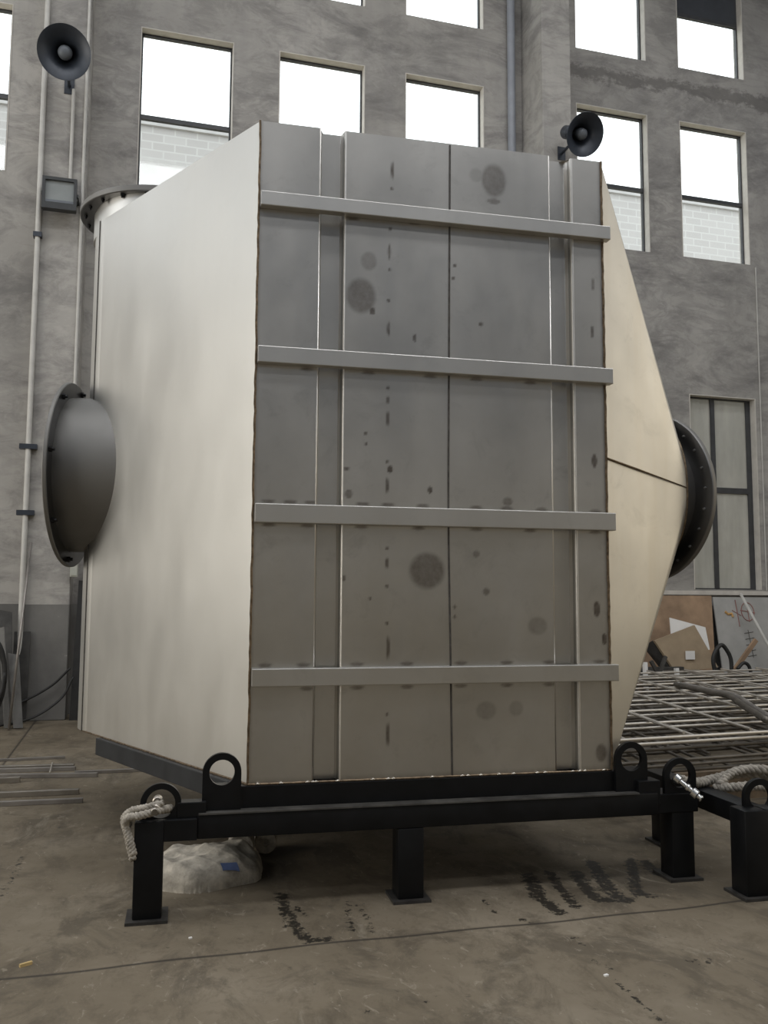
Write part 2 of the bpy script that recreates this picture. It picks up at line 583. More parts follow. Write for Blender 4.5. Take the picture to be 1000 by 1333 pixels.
def seg_dist(X, Y, pts):
    d = np.full(X.shape, 1e9)
    for (ax_, ay), (bx_, by) in zip(pts, pts[1:]):
        vx, vy = bx_ - ax_, by - ay
        t = np.clip(((X - ax_) * vx + (Y - ay) * vy) / (vx * vx + vy * vy + 1e-12), 0, 1)
        d = np.minimum(d, np.hypot(X - ax_ - t * vx, Y - ay - t * vy))
    return d


def grid_mesh(name, xs, ys, fn, mat, parent=None, smooth=False):
    """sheet over xs, ys; fn(X, Y) -> (points Nx3)"""
    X, Y = np.meshgrid(xs, ys)
    P = fn(X.ravel(), Y.ravel())
    nx, ny = len(xs), len(ys)
    i = np.arange(nx - 1)[None, :] + np.arange(ny - 1)[:, None] * nx
    F = np.stack([i, i + 1, i + 1 + nx, i + nx], -1).reshape(-1, 4)
    me = bpy.data.meshes.new(name)
    me.from_pydata(P.tolist(), [], F.tolist())
    me.materials.append(mat)
    if smooth:
        me.polygons.foreach_set('use_smooth', [True] * len(me.polygons))
    o = bpy.data.objects.new(name, me)
    C.objects.link(o)
    o.parent = parent
    return o, X.ravel(), Y.ravel()


def set_attr(o, name, vals):
    a = o.data.attributes.new(name, 'FLOAT', 'POINT')
    a.data.foreach_set('value', np.asarray(vals, dtype=np.float32))


fx = np.concatenate([np.arange(XL, -1.3, 0.6), np.arange(-1.3, 3.4, 0.016), np.arange(3.4, XR, 0.6), [XR]])
fy = np.concatenate([np.arange(YR, 2.6, 0.6), np.arange(2.6, 3.83, 0.02), np.arange(3.83, 3.93, 0.006), np.arange(3.93, 4.8, 0.016), np.arange(4.8, WY + 0.3, 0.1), [WY + 0.4]])
floor, FX, FY = grid_mesh('floor', fx, fy, lambda X, Y: np.stack([X, Y, 0 * X], 1), M['floor'])
st = np.full(FX.shape, -1.6)
for pts, wd, amp in FLOOR_STAINS:
    d = seg_dist(FX, FY, pts)
    st = np.maximum(st, amp * np.clip(1.1 - d / (wd * 1.2), -1.6, 0.8) * 1.0 + (0.0 if amp > 0.8 else -0.06))
st = np.where(st > 0, st, st)
set_attr(floor, 'stain', st)
jn = np.clip(1.2 - np.abs(FY - 3.878 - 0.012 * np.sin(FX * 2.1) - 0.006 * np.sin(FX * 9.0)) / 0.012, 0, 1)
jn = np.maximum(jn, np.clip(1.2 - np.abs(FX + 1.03 + 0.0 * FY) / 0.014, 0, 1) * (FY > 7.2))
set_attr(floor, 'joint', jn)
struct(floor)

# far wall with window openings
COLS = [(-8.70, -7.44), (-6.82, -5.56), (-4.94, -3.68), (-2.975, -1.717), (-0.094, 1.165), (1.805, 3.066), (3.685, 4.934), (6.489, 7.759), (8.352, 9.630)]
ZM0, ZM1 = 6.94, 9.22
ZU0, ZU1 = 10.14, 12.42
holes = [(a, b, ZM0, ZM1) for a, b in COLS] + [(a, b, ZU0, ZU1) for a, b in COLS]
LOW = (8.40, 9.635, 1.62, 4.70)
holes.append(LOW)
WT = 0.24


def wall_cells(bm, x0, x1, z0, z1, hs, y):
    xs = sorted({x0, x1} | {h[0] for h in hs} | {h[1] for h in hs})
    zs = sorted({z0, z1} | {h[2] for h in hs} | {h[3] for h in hs})
    V = {}
    def vert(x, z):
        if (x, z) not in V:
            V[(x, z)] = bm.verts.new((x, y, z))
        return V[(x, z)]
    for a, b in zip(xs, xs[1:]):
        for c, d in zip(zs, zs[1:]):
            mx_, mz = (a + b) / 2, (c + d) / 2
            if any(h[0] < mx_ < h[1] and h[2] < mz < h[3] for h in hs):
                continue
            bm.faces.new((vert(a, c), vert(b, c), vert(b, d), vert(a, d)))


bm = bmesh.new()
wall_cells(bm, XL - 0.3, XR + 0.3, 0, ZC, holes, WY)
wall_cells(bm, XL - 0.3, XR + 0.3, 0, ZC, holes, WY + WT)
for a, b, c, d in holes:
    for p, q in (((a, c), (b, c)), ((b, c), (b, d)), ((b, d), (a, d)), ((a, d), (a, c))):
        bm.faces.new([bm.verts.new((p[0], WY, p[1])), bm.verts.new((q[0], WY, q[1])), bm.verts.new((q[0], WY + WT, q[1])), bm.verts.new((p[0], WY + WT, p[1]))])
bmesh.ops.remove_doubles(bm, verts=bm.verts[:], dist=1e-4)
wb = obj('wall_back', bm, M['plaster'])
struct(wb)
struct(obj('ceiling', bx(XL - 0.3, XR + 0.3, YR - 0.3, WY + WT, ZC, ZC + 0.3), M['ceil']))
struct(obj('wall_left', bx(XL - 0.3, XL, YR - 0.3, WY, 0, ZC), M['hall']))
struct(obj('wall_right', bx(XR, XR + 0.3, YR - 0.3, WY, 0, ZC), M['hall']))
struct(obj('wall_front', bx(XL, XR, YR - 0.3, YR, 0, ZC), M['hall']))

# pilasters
PLY, PLX0, PLX1 = 11.33, -1.262, -0.700
struct(obj('trim_1', bx(PLX0, PLX1, PLY, WY + 0.02, 0, ZC, bevel=0.012), M['plaster']))
PRY, PRX0, PRX1 = 11.175, 5.562, 6.024
struct(obj('trim_2', bx(PRX0, PRX1, PRY, WY + 0.02, 0, ZC, bevel=0.012), M['plaster']))

wn = 0


def window(x0, x1, z0, z1, low=False, transom=None, blank=None, pale=True):
    """one window unit: pale plaster lining, dark frame, transom, panes"""
    global wn
    wn += 1
    root = bpy.data.objects.new('window_%d' % wn, None)
    C.objects.link(root)
    root.location = ((x0 + x1) / 2, WY + 0.12, z0)
    root['kind'] = 'structure'
    cx = root.location
    def P(name, bm, mat, par=root):
        for v in bm.verts:
            v.co -= Vector(cx)
        return obj(name, bm, mat, par)
    t = 0.022
    if pale:
        bm = bmesh.new()
        l = 0.012
        for a in ((x0, x0 + l, WY - 0.006, WY + 0.15, z0, z1), (x1 - l, x1, WY - 0.006, WY + 0.15, z0, z1), (x0 + l, x1 - l, WY - 0.006, WY + 0.15, z1 - l, z1)):
            box(bm, *a)
        P('window_lining', bm, M['reveal'])
    fy0, fy1 = WY + 0.12, WY + 0.17
    fm = M['frame']
    a0, a1, b0, b1 = x0 + 0.012, x1 - 0.012, z0, z1 - 0.012
    bm = bmesh.new()
    tw = 0.085 if low else t
    for a in ((a0, a0 + t, fy0, fy1, b0, b1), (a1 - tw, a1, fy0, fy1, b0, b1), (a0 + t, a1 - tw, fy0, fy1, b0, b0 + t), (a0 + t, a1 - tw, fy0, fy1, b1 - t, b1)):
        box(bm, *a)
    P('window_frame', bm, fm)
    zt = transom
    if low:
        xm = 8.905
        P('mullion', bx(xm - 0.035, xm + 0.035, fy0 - 0.01, fy1, b0 + t, b1 - t), fm)
        zt = 3.2
        P('transom', bx(xm + 0.035, a1 - tw, fy0 - 0.008, fy1, zt - 0.045, zt + 0.045), fm)
        P('pane', bx(a0 + t, xm - 0.035, fy0 + 0.02, fy0 + 0.028, b0 + t, b1 - t), M['lowglass'])
        P('pane', bx(xm + 0.035, a1 - tw, fy0 + 0.02, fy0 + 0.028, b0 + t, zt - 0.045), M['lowglass'])
        P('pane', bx(xm + 0.035, a1 - tw, fy0 + 0.02, fy0 + 0.028, zt + 0.045, b1 - t), M['lowglass'])
    else:
        P('transom', bx(a0 + t, a1 - t, fy0 - 0.005, fy1, zt - 0.03, zt + 0.03), fm)
        P('pane', bx(a0 + t, a1 - t, fy0 + 0.02, fy0 + 0.028, b0 + t, zt - 0.03), M['glass'])
        if blank:
            P('blank_panel', bx(a0 + t, a1 - t, fy0 + 0.0, fy0 + 0.03, zt + 0.03, b1 - t), M['blank'])
        else:
            P('pane', bx(a0 + t, a1 - t, fy0 + 0.02, fy0 + 0.028, zt + 0.03, b1 - t), M['glass'])
    return root


for i in (3, 4, 5, 6, 7, 8):
    window(COLS[i][0], COLS[i][1], ZM0, ZM1, transom=8.005)
for i in (5, 6, 7, 8):
    window(COLS[i][0], COLS[i][1], ZU0, ZU1, transom=11.16 if i == 8 else 11.4, blank=(i == 8))
window(LOW[0], LOW[1], LOW[2], LOW[3], low=True)
# plain ledge under the low window
struct(obj('trim_3', bx(7.0, 11.5, WY - 0.05, WY + 0.01, 1.535, 1.60), M['reveal']))

# building across the yard
bt = thing('brick_building', 'pale hazy brick building seen outside through the lower window panes', 'building', (10, 30, 0))
obj('wall', bx(-32, 40, 0, 8, 0, 17.45), M['brick'], bt)
obj('parapet', bx(-32.1, 40.1, -0.12, 8.1, 17.45, 17.75), M['roofedge'], bt)
for (bxx, bz) in ((-12.5, 12.6), (12.8, 12.6)):
    f = obj('window', bx(bxx - 1.1, bxx + 1.1, -0.06, 0.05, bz - 1.2, bz + 1.2), M['roofedge'], bt)
    obj('pane', bx(bxx - 0.95, bxx + 0.95, -0.07, 0.0, bz - 1.05, bz + 1.05), M['greysheet'], f)
yard = obj('ground', bx(-60, 80, WY + WT, 60, -0.1, -0.02), M['hall'])
struct(yard)

# ------------------------------------------------------------------ the vessel
TO = (0.5816, 4.4247, 0.0)
TR = math.radians(-3.3565)
ves = thing('process_vessel', 'tall stainless steel vessel with ribbed grey front and flanged nozzles, on the black stand', 'vessel', TO, TR)
W_, ZT, ZB = 1.9266, 3.9715, 0.5785
CH = [(0.316, 0.331, 0.431, 0.4505), (1.610, 1.623, 1.722, 1.7465)]
CD = 0.055


def sstep(x):
    x = np.clip(x, 0, 1)
    return x * x * (3 - 2 * x)


def front_v(U):
    v = np.zeros(U.shape)
    for a, b, c, d in CH:
        v = np.maximum(v, CD * np.minimum(sstep((U - a) / (b - a)), sstep((d - U) / (d - c))))
    return v


BLOBS = [(0.903, 1.629, 0.0923, 0.0923, .6), (0.541, 3.073, 0.0769, 0.0923, .55), (0.581, 3.265, 0.0423, 0.05, .35), (1.284, 3.789, 0.0692, 0.0923, .5), (1.181, 3.808, 0.0385, 0.0385, .2), (1.858, 2.972, 0.0115, 0.0346, .7), (1.867, 3.247, 0.0115, 0.0346, .5), (1.858, 2.244, 0.0154, 0.0385, .8), (1.857, 1.432, 0.0192, 0.0423, .8), (1.899, 1.271, 0.0154, 0.0308, .8), (1.869, 0.669, 0.0308, 0.0462, .6), (1.033, 1.905, 0.0231, 0.0231, .5), (1.226, 1.523, 0.0192, 0.0192, .55), (1.514, 1.342, 0.0538, 0.0462, .3), (1.172, 1.721, 0.0192, 0.0192, .45), (1.35, 2.004, 0.0269, 0.0231, .5), (0.603, 2.994, 0.0154, 0.0192, .8), (0.834, 2.865, 0.0077, 0.0231, .7), (0.485, 2.019, 0.0192, 0.0231, .6), (0.461, 1.585, 0.0115, 0.0154, .7), (0.919, 2.053, 0.0115, 0.0192, .8), (0.703, 2.155, 0.0154, 0.0192, .8), (1.223, 0.905, 0.0538, 0.0462, .3), (1.389, 0.913, 0.0385, 0.0385, .25), (1.283, 3.669, 0.0385, 0.0154, .5)]
DASHES = [(0.708, 3.781, 0.0077, 0.0462), (0.704, 3.677, 0.0058, 0.0058), (0.697, 3.453, 0.0058, 0.0115), (0.693, 3.326, 0.0077, 0.0385), (0.694, 3.228, 0.0058, 0.0077), (0.691, 2.905, 0.0077, 0.0346), (0.69, 3.06, 0.0038, 0.0077), (0.689, 2.586, 0.0058, 0.0077), (0.689, 2.521, 0.0077, 0.0192), (0.689, 2.422, 0.0077, 0.0385), (0.687, 2.069, 0.0085, 0.0385), (0.686, 2.195, 0.0058, 0.0077), (0.689, 1.741, 0.0077, 0.0077), (0.689, 1.666, 0.0077, 0.0269), (0.69, 1.548, 0.0077, 0.0077), (0.691, 1.359, 0.0077, 0.0077), (0.696, 1.234, 0.0085, 0.0538), (0.693, 0.898, 0.0058, 0.0058), (0.698, 0.798, 0.0085, 0.0538), (0.602, 1.484, 0.0058, 0.0077), (0.571, 2.34, 0.0058, 0.0077), (0.575, 2.283, 0.0058, 0.0077), (1.057, 3.282, 0.0058, 0.0077), (1.048, 3.212, 0.0058, 0.0077), (1.053, 1.442, 0.0058, 0.0077), (1.053, 1.39, 0.0058, 0.0077), (1.204, 2.968, 0.0115, 0.0115), (0.471, 2.15, 0.0154, 0.0058)]
RIBW = [(0.072, 1.97), (0.184, 1.97), (0.29, 1.969), (0.558, 1.969), (0.692, 1.968), (0.878, 1.967), (1.173, 1.966), (1.346, 1.966), (1.543, 1.965), (1.858, 1.964), (0.071, 1.152), (0.262, 1.152), (0.536, 1.152), (0.797, 1.152), (1.086, 1.152), (1.339, 1.152), (1.577, 1.152), (1.865, 1.152), (0.078, 1.85), (0.272, 1.85), (0.551, 1.85), (0.857, 1.85), (1.173, 1.85), (1.476, 1.85), (1.855, 1.85), (0.283, 1.036), (0.537, 1.036), (0.798, 1.036), (1.085, 1.036), (1.338, 1.036), (1.576, 1.036), (0.261, 2.66), (0.585, 2.66), (0.919, 2.66), (1.176, 2.66), (1.485, 2.66), (0.496, 3.49), (0.832, 3.50), (1.092, 3.51)]

us = np.unique(np.round(np.concatenate([np.arange(0, W_, 0.009), [W_]] + [np.linspace(c[0], c[1], 6) for c in CH] + [np.linspace(c[2], c[3], 6) for c in CH]), 4))
zs = np.concatenate([np.arange(ZB, ZT, 0.009), [ZT]])
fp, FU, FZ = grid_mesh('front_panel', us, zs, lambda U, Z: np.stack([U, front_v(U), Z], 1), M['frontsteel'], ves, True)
st = np.zeros(FU.shape)
for u, z, a, b, amp in BLOBS:
    d = np.hypot((FU - u) / a, (FZ - z) / b)
    st = np.maximum(st, amp * np.clip((1.15 - d) * 3.5, 0, 1))
for u, z, a, b in DASHES:
    d = np.hypot((FU - u) / max(a, 0.008), (FZ - z) / max(b, 0.009))
    st = np.maximum(st, 0.75 * np.clip((1.3 - d) * 2.0, 0, 1))
for u, z in RIBW:
    d = np.hypot((FU - u) / 0.036, (FZ - z) / 0.011)
    st = np.maximum(st, 0.6 * np.clip((1.2 - d) * 2.0, 0, 1))
st = np.maximum(st, 0.45 * np.clip(1 - (FZ - ZB) / 0.03, 0, 1))
st = np.maximum(st, 0.55 * np.clip(1 - (W_ - FU) / 0.022, 0, 1))
st = np.maximum(st, 0.40 * np.clip(1 - FU / 0.014, 0, 1))
set_attr(fp, 'stain', st)

# seam of the two front sheets: a dark fillet strip standing 2 mm proud
obj('center_seam', tb(spline([(1.031, -0.001, ZT - 0.01), (1.023, -0.001, 2.6), (1.02, -0.001, 1.9), (1.03, -0.001, 1.2), (1.038, -0.001, ZB)], 8), 0.0055, 8), M['seam'], ves)
# horizontal box-section ribs
for z0, z1 in ((3.4951, 3.572), (2.671, 2.757), (1.858, 1.954), (1.051, 1.139)):
    obj('rib', bx(0.004, W_ + 0.030, -0.052, 0.0, z0, z1, bevel=0.004), M['ribsteel'], ves)
# top cap sheet and channel ends
bm = bmesh.new()
n = 60
uu = np.unique(np.round(np.concatenate([[0, W_]] + [list(c) for c in CH]), 4))

# left plate, tangent to the round back tower
SL = Vector((-0.9807, 1.9354, 0))
SLT = 4.15
bm = bmesh.new()
nu, nz = 24, 40
g = []
for i in range(nu + 1):
    t = i / nu
    row = []
    for j in range(nz + 1):
        s = j / nz
        x, y = SL.x * t, SL.y * t
        zt = ZT + (SLT - ZT) * t
        wv = 0.0012 * math.sin(t * 7.0 + 1.3 * s * 5) * math.sin(PI * t) * math.sin(PI * s)
        row.append(bm.verts.new((x - 0.892 * wv, y - 0.452 * wv, ZB + (zt - ZB) * s)))
    g.append(row)
for i in range(nu):
    for j in range(nz):
        bm.faces.new((g[i][j], g[i + 1][j], g[i + 1][j + 1], g[i][j + 1]))
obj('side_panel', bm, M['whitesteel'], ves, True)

# round tower behind it
TC = Vector((-0.513, 2.155, 0))
TRD = 0.52
obj('round_tower', lathe(bmesh.new(), [(TRD, ZB), (TRD, 4.28)], Matrix.Translation(TC), 72), M['whitesteel'], ves, True, 40)
obj('panel_seam', tb([(SL.x - 0.003, SL.y - 0.002, ZB), (SL.x - 0.003, SL.y - 0.002, SLT)], 0.006, 6), M['seam'], ves)

# hidden back of the casing
B1 = Vector((W_, 1.15, 0)); B2 = Vector((1.05, 2.45, 0)); B3 = Vector((-0.35, 2.66, 0))
bm = bmesh.new()
ring_lo, ring_hi = [], []
pl = [Vector((W_, 0, 0)), B1, B2, B3, SL + Vector((0.02, 0.01, 0)), Vector((0, 0, 0))]
for p in (B1, B2, B3):
    ring_lo.append(bm.verts.new((p.x, p.y, ZB))); ring_hi.append(bm.verts.new((p.x, p.y, 4.05)))
for a in range(2):
    bm.faces.new((ring_lo[a], ring_lo[a + 1], ring_hi[a + 1], ring_hi[a]))
obj('back_panel', bm, M['necksteel'], ves)


def edge_profile(z, dz=0.0):
    return [Vector((u, float(front_v(np.array([u]))[0]) + 0.002, z + dz)) for u in us]


bm = bmesh.new()
tp = edge_profile(ZT - 0.004)
loop = tp + [Vector((W_, 1.15, 4.0)), Vector((1.05, 2.45, 4.05)), Vector((-0.35, 2.66, 4.1)), Vector((SL.x + 0.05, SL.y, SLT - 0.01))]
ctr = bm.verts.new((0.7, 1.1, 4.03))
vv = [bm.verts.new(p) for p in loop]
for a in range(len(vv)):
    bm.faces.new((vv[a], vv[(a + 1) % len(vv)], ctr))
obj('top_panel', bm, M['ribsteel'], ves)
bm = bmesh.new()
bp = edge_profile(ZB + 0.002)
loop = bp + [Vector((W_, 1.15, ZB + .002)), Vector((1.05, 2.45, ZB + .002)), Vector((-0.35, 2.66, ZB + .002)), Vector((SL.x + 0.05, SL.y, ZB + .002))]
ctr = bm.verts.new((0.7, 1.1, ZB + .002))
vv = [bm.verts.new(p) for p in loop]
for a in range(len(vv)):
    bm.faces.new((vv[a], vv[(a + 1) % len(vv)], ctr))
obj('bottom_panel', bm, M['necksteel'], ves)

# outlet cone: rectangle to round, blending into the right flange
FN = 0.30
fdir = Vector((math.cos(FN), math.sin(FN), 0))
fperp = Vector((math.sin(FN), -math.cos(FN), 0))
FC = Vector((2.51, 0.578, 2.115))
FR = 0.52
cc = FC - fdir * 0.115
bm = bmesh.new()
NS = 96
D1 = 1.15
rc = []
rr_ = []
for k in range(NS):
    a = 2 * PI * k / NS
    ca, sa = math.cos(a), math.sin(a)
    e = 2 / 2.35
    rx = 0.40 * math.copysign(abs(ca) ** e, ca)
    rz = 0.475 * math.copysign(abs(sa) ** e, sa)
    rc.append(cc + fperp * rx + Vector((0, 0, rz + 0.02)))
    # corresponding point on the rectangle: ca>0 is the front edge
    s = max(abs(ca), abs(sa))
    q1, q2 = ca / s, sa / s
    # corners pulled so that whole arcs run to one corner (rect-to-round)
    def sq(x):
        return math.copysign(min(1.0, abs(x) * 8), x)
    if abs(ca) >= abs(sa):
        yv = 0.0 if ca > 0 else D1
        zv = (ZB + ZT) / 2 + (ZT - ZB) / 2 * sq(q2)
    else:
        zv = ZT if sa > 0 else ZB
        yv = D1 / 2 - D1 / 2 * sq(q1)
    rr_.append(Vector((W_, yv, zv)))
L = 14
rows = []
for j in range(L + 1):
    t = j / L
    rows.append([bm.verts.new(rr_[k].lerp(rc[k], t)) for k in range(NS)])
for j in range(L):
    for k in range(NS):
        try:
            bm.faces.new((rows[j][k], rows[j][(k + 1) % NS], rows[j + 1][(k + 1) % NS], rows[j + 1][k]))
        except ValueError:
            pass
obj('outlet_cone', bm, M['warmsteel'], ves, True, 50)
near = cc + fperp * 0.404 + Vector((0, 0, 0.02))
sp0 = Vector((W_ + 0.004, -0.003, 2.262))
obj('cone_seam', tb([sp0, sp0.lerp(near, 0.35) + fperp * 0.004, sp0.lerp(near, 0.7) + fperp * 0.004, near + fperp * 0.002], [0.006, 0.0055, 0.004, 0.003], 8), M['weld'], ves)


def nozzle(center, direction, r_neck, r_fl, t_fl, neck_len, nb, neckname, mats, bolt_r=0.014, inner=None, bm_bolt='bolt', boltphase=0.0):
    """pipe neck ending in a bolted flange; direction points outwards"""
    d = Vector(direction).normalized()
    m = ax(center - d * t_fl, d)
    nk = obj(neckname, lathe(bmesh.new(), [(r_neck, -neck_len), (r_neck, 0.0), (r_neck - 0.01, t_fl), (r_neck - 0.02, t_fl), (r_neck - 0.02, -neck_len)], m, 72, True), mats[0], ves, True, 40)
    fl = obj('flange', ring(bmesh.new(), r_neck - 0.004, r_fl, t_fl, m, 96), mats[1], ves, True, 40)
    # blank rim edge, machined bright
    obj('flange_rim', ring(bmesh.new(), r_fl - 0.004, r_fl + 0.002, t_fl * 0.9, m @ Matrix.Translation((0, 0, t_fl * 0.05)), 96), M['necksteel'], fl, True, 40)
    rb = (r_neck + r_fl) / 2 + 0.01
    for k in range(nb):
        a = 2 * PI * (k + boltphase) / nb
        p = m @ Vector((rb * math.cos(a), rb * math.sin(a), 0.0))
        b_ = bmesh.new()
        hexbolt(b_, p, -d, bolt_r, bolt_r * 0.9, bolt_r * 0.8)
        obj('bolt', b_, mats[2], fl)
    return fl


nozzle(FC, fdir, 0.395, FR, 0.035, 0.11, 24, 'outlet_neck', (M['necksteel'], M['flange'], M['boltbright']), 0.008)
obj('outlet_weld', tb([rc[k] + fdir * 0.004 for k in range(NS)] + [rc[0] + fdir * 0.004], 0.007, 6, False), M['weld'], ves)
# inlet nozzle out of the left plate and tower
LN = 2.992
ldir = Vector((math.cos(LN), math.sin(LN), 0))
nozzle(Vector((-1.15, 2.17, 2.345)), ldir, 0.55, 0.655, 0.03, 0.9, 8, 'inlet_neck', (M['necksteel'], M['flange'], M['bolt']), 0.02)
# top nozzle on the tower
nozzle(Vector((TC.x - 0.04, TC.y + 0.06, 4.315)), Vector((0, 0, 1)), 0.50, 0.60, 0.045, 0.2, 20, 'top_neck', (M['whitesteel'], M['flange'], M['bolt']), 0.014, boltphase=0.4)

# weld beads on the two front corners and along the foot
def wobble(p0, p1, n, amp):
    p0, p1 = Vector(p0), Vector(p1)
    return [p0.lerp(p1, k / n) + Vector((rnd.uniform(-amp, amp), rnd.uniform(-amp, amp) * 0.5, 0)) for k in range(n + 1)]


obj('corner_weld', tb(wobble((-0.003, -0.003, ZB), (-0.003, -0.003, ZT), 90, 0.0022), 0.006, 6), M['weld'], ves)
obj('corner_weld', tb(wobble((W_ + 0.002, -0.002, ZB), (W_ + 0.002, -0.002, ZT), 90, 0.002), 0.0065, 6), M['weld'], ves)
obj('foot_weld', tb(wobble((0, -0.004, ZB), (W_, -0.004, ZB), 80, 0.003), 0.006, 6), M['weld'], ves)
for u in (0.045, 0.16, 0.29, 0.318, 0.333, 0.44, 0.62, 0.70, 0.725, 0.93, 1.09, 1.12, 1.19, 1.29, 1.37, 1.50, 1.545, 1.70, 1.74, 1.77, 1.88):
    obj('tack_weld', tb([(u - 0.012, -0.008, ZB + 0.001), (u, -0.010, ZB + 0.003), (u + 0.013, -0.008, ZB + 0.001)], [0.003, 0.0065, 0.003], 6), M['tack'], ves, True)
M['lip'] = simple('lit_lip_steel', (0.80, 0.78, 0.74), 0.38, 1.0, 0.06, 6.0)
# bright strips paint the highlights along the folded lips of the front channels
for a, b, c, d in CH:
    obj('lip_highlight', tb([(a - 0.001, 0.001, ZB + 0.004), (a - 0.001, 0.001, ZT - 0.003)], 0.0038, 8), M['lip'], ves, True)
    bm = bmesh.new()
    q = [(c + 0.002, CD - 0.003), (d - 0.001, 0.002), (d + 0.002, -0.001), (d + 0.006, -0.001), (d + 0.006, 0.004), (c + 0.006, CD + 0.004)]
    lo = [bm.verts.new((x, y, ZB + 0.004)) for x, y in q]
    hi = [bm.verts.new((x, y, ZT - 0.003)) for x, y in q]
    bm.faces.new(lo); bm.faces.new(hi[::-1])
    for i in range(6):
        bm.faces.new((lo[i], hi[i], hi[(i + 1) % 6], lo[(i + 1) % 6]))
    obj('lip_highlight', bm, M['lip'], ves)
obj('plate_weld', tb(wobble((0, -0.002, ZB), (SL.x, SL.y, ZB), 60, 0.003), 0.006, 6), M['weld'], ves)
# base frame the casing is welded to
bm = bmesh.new()
box(bm, -0.215, 2.13, -0.015, 0.095, 0.468, ZB - 0.004, bevel=0.004)
box(bm, 1.80, 1.91, 0.095, 1.10, 0.468, ZB - 0.004)
obj('base_frame', bm, M['black'], ves)
sd = Vector((-0.452, 0.892, 0))
bm = bmesh.new()
mt = Matrix.Translation((0.03, 0.06, 0)) @ Matrix.Rotation(math.atan2(sd.y, sd.x), 4, 'Z')
box(bm, 0.10, 1.80, -0.02, 0.09, 0.468, ZB - 0.004, mt, 0.004)
obj('base_side_beam', bm, M['base'], ves)


def lug_mesh(w, zc, r, rh, z0, thick):
    """upright plate with a round top and an eye; local x across, y thickness, origin at plate middle"""
    bm = bmesh.new()
    N = 48
    outer, inner = [], []
    for k in range(N):
        a = 2 * PI * k / N
        ca, sa = math.cos(a), math.sin(a)
        inner.append((rh * ca, zc + rh * sa))
        if sa >= 0:
            outer.append((r * ca, zc + r * sa))
        else:
            h = zc - z0
            t = min(w / abs(ca) if abs(ca) > 1e-6 else 1e9, h / abs(sa))
            outer.append((t * ca, zc + t * sa))
    # snap the two nearest outer points to the bottom corners
    for sx in (-1, 1):
        best = min(range(N), key=lambda k: (outer[k][0] - sx * w) ** 2 + (outer[k][1] - z0) ** 2)
        outer[best] = (sx * w, z0)
    f = []
    for y in (-thick / 2, thick / 2):
        f.append(([bm.verts.new((p[0], y, p[1])) for p in outer], [bm.verts.new((p[0], y, p[1])) for p in inner]))
    for k in range(N):
        j = (k + 1) % N
        for o_, i_ in f:
            bm.faces.new((o_[k], o_[j], i_[j], i_[k]))
        bm.faces.new((f[0][0][k], f[0][0][j], f[1][0][j], f[1][0][k]))
        bm.faces.new((f[0][1][k], f[0][1][j], f[1][1][j], f[1][1][k]))
    return bm


def lug(u, v, zc, z0, parent, r=0.092, rh=0.060, thick=0.026, rot=0.0):
    o = obj('lifting_lug', lug_mesh(r, zc, r, rh, z0, thick), M['black'], parent)
    o.location = (u, v, 0); o.rotation_euler = (0, 0, rot)
    return o


lug(-0.128, -0.030, 0.648, 0.47, ves)
lug(2.022, -0.030, 0.636, 0.47, ves)

# ------------------------------------------------------------------ stands


def stand_leg(root, u, v, ztop, w=0.066):
    lg = obj('leg', bx(u - w, u + w, v - w, v + w, 0.012, ztop, bevel=0.008), M['black'], root, True, 40)
    obj('foot_plate', bx(u - 0.095, u + 0.095, v - 0.095, v + 0.095, 0.0, 0.014), M['foot'], lg)
    return lg


std = thing('support_stand', 'long black steel stand carrying the stainless vessel, rope slung at its left lug', 'stand', TO, TR)
for (u, v, zt) in ((-0.458, -0.045, 0.45), (0.80, -0.02, 0.352), (2.31, 0.01, 0.45)):
    stand_leg(std, u, v, zt)
for (u, v) in ((0.0, 1.95), (0.95, 1.95), (1.9, 1.95)):
    stand_leg(std, u, v, 0.352)
obj('front_beam', bx(-0.24, 2.15, -0.085, 0.06, 0.352, 0.466, bevel=0.006), M['black'], std, True, 40)
obj('lit_top_edge', bx(-0.235, 2.04, -0.092, -0.018, 0.464, 0.471), M['dustlit'], std)  # grey strip paints the light caught along the beam's dusty top edge
obj('back_beam', bx(-0.3, 2.2, 1.88, 2.02, 0.352, 0.466, bevel=0.006), M['black'], std)
obj('cross_beam', bx(0.0, 0.12, 0.06, 1.88, 0.352, 0.462), M['black'], std)
obj('cross_beam', bx(1.85, 1.97, 0.06, 1.88, 0.352, 0.462), M['black'], std)
obj('end_post', bx(-0.52, -0.24, -0.10, 0.03, 0.352, 0.452, bevel=0.005), M['black'], std)
obj('end_block', bx(-0.335, -0.20, -0.075, 0.0, 0.45, 0.522, bevel=0.004), M['black'], std)
obj('end_block', bx(2.045, 2.17, -0.075, 0.03, 0.40, 0.528, bevel=0.004), M['black'], std)
obj('end_post', bx(2.15, 2.40, -0.06, 0.09, 0.352, 0.452, bevel=0.005), M['black'], std)
lug(-0.410, -0.055, 0.520, 0.44, std, 0.094, 0.066)
lug(2.302, -0.040, 0.542, 0.44, std, 0.094, 0.062)

std2 = thing('support_stand', 'black steel stand cut off by the right picture edge, beside the vessel stand', 'stand', TO, TR)
stand_leg(std2, 2.515, -0.335, 0.43, 0.068)
stand_leg(std2, 2.60, 0.62, 0.33)
stand_leg(std2, 4.1, -0.335, 0.40)
obj('front_beam', bx(2.56, 4.2, -0.40, -0.27, 0.33, 0.43, bevel=0.005), M['black'], std2, True, 40)
obj('side_beam', bx(2.50, 2.62, -0.27, 0.7, 0.33, 0.43, bevel=0.005), M['black'], std2, True, 40)
lug(2.60, -0.30, 0.475, 0.42, std2, 0.092, 0.060)

# ------------------------------------------------------------------ slings, pins, sack
TM = Matrix.Translation(TO) @ Matrix.Rotation(TR, 4, 'Z')


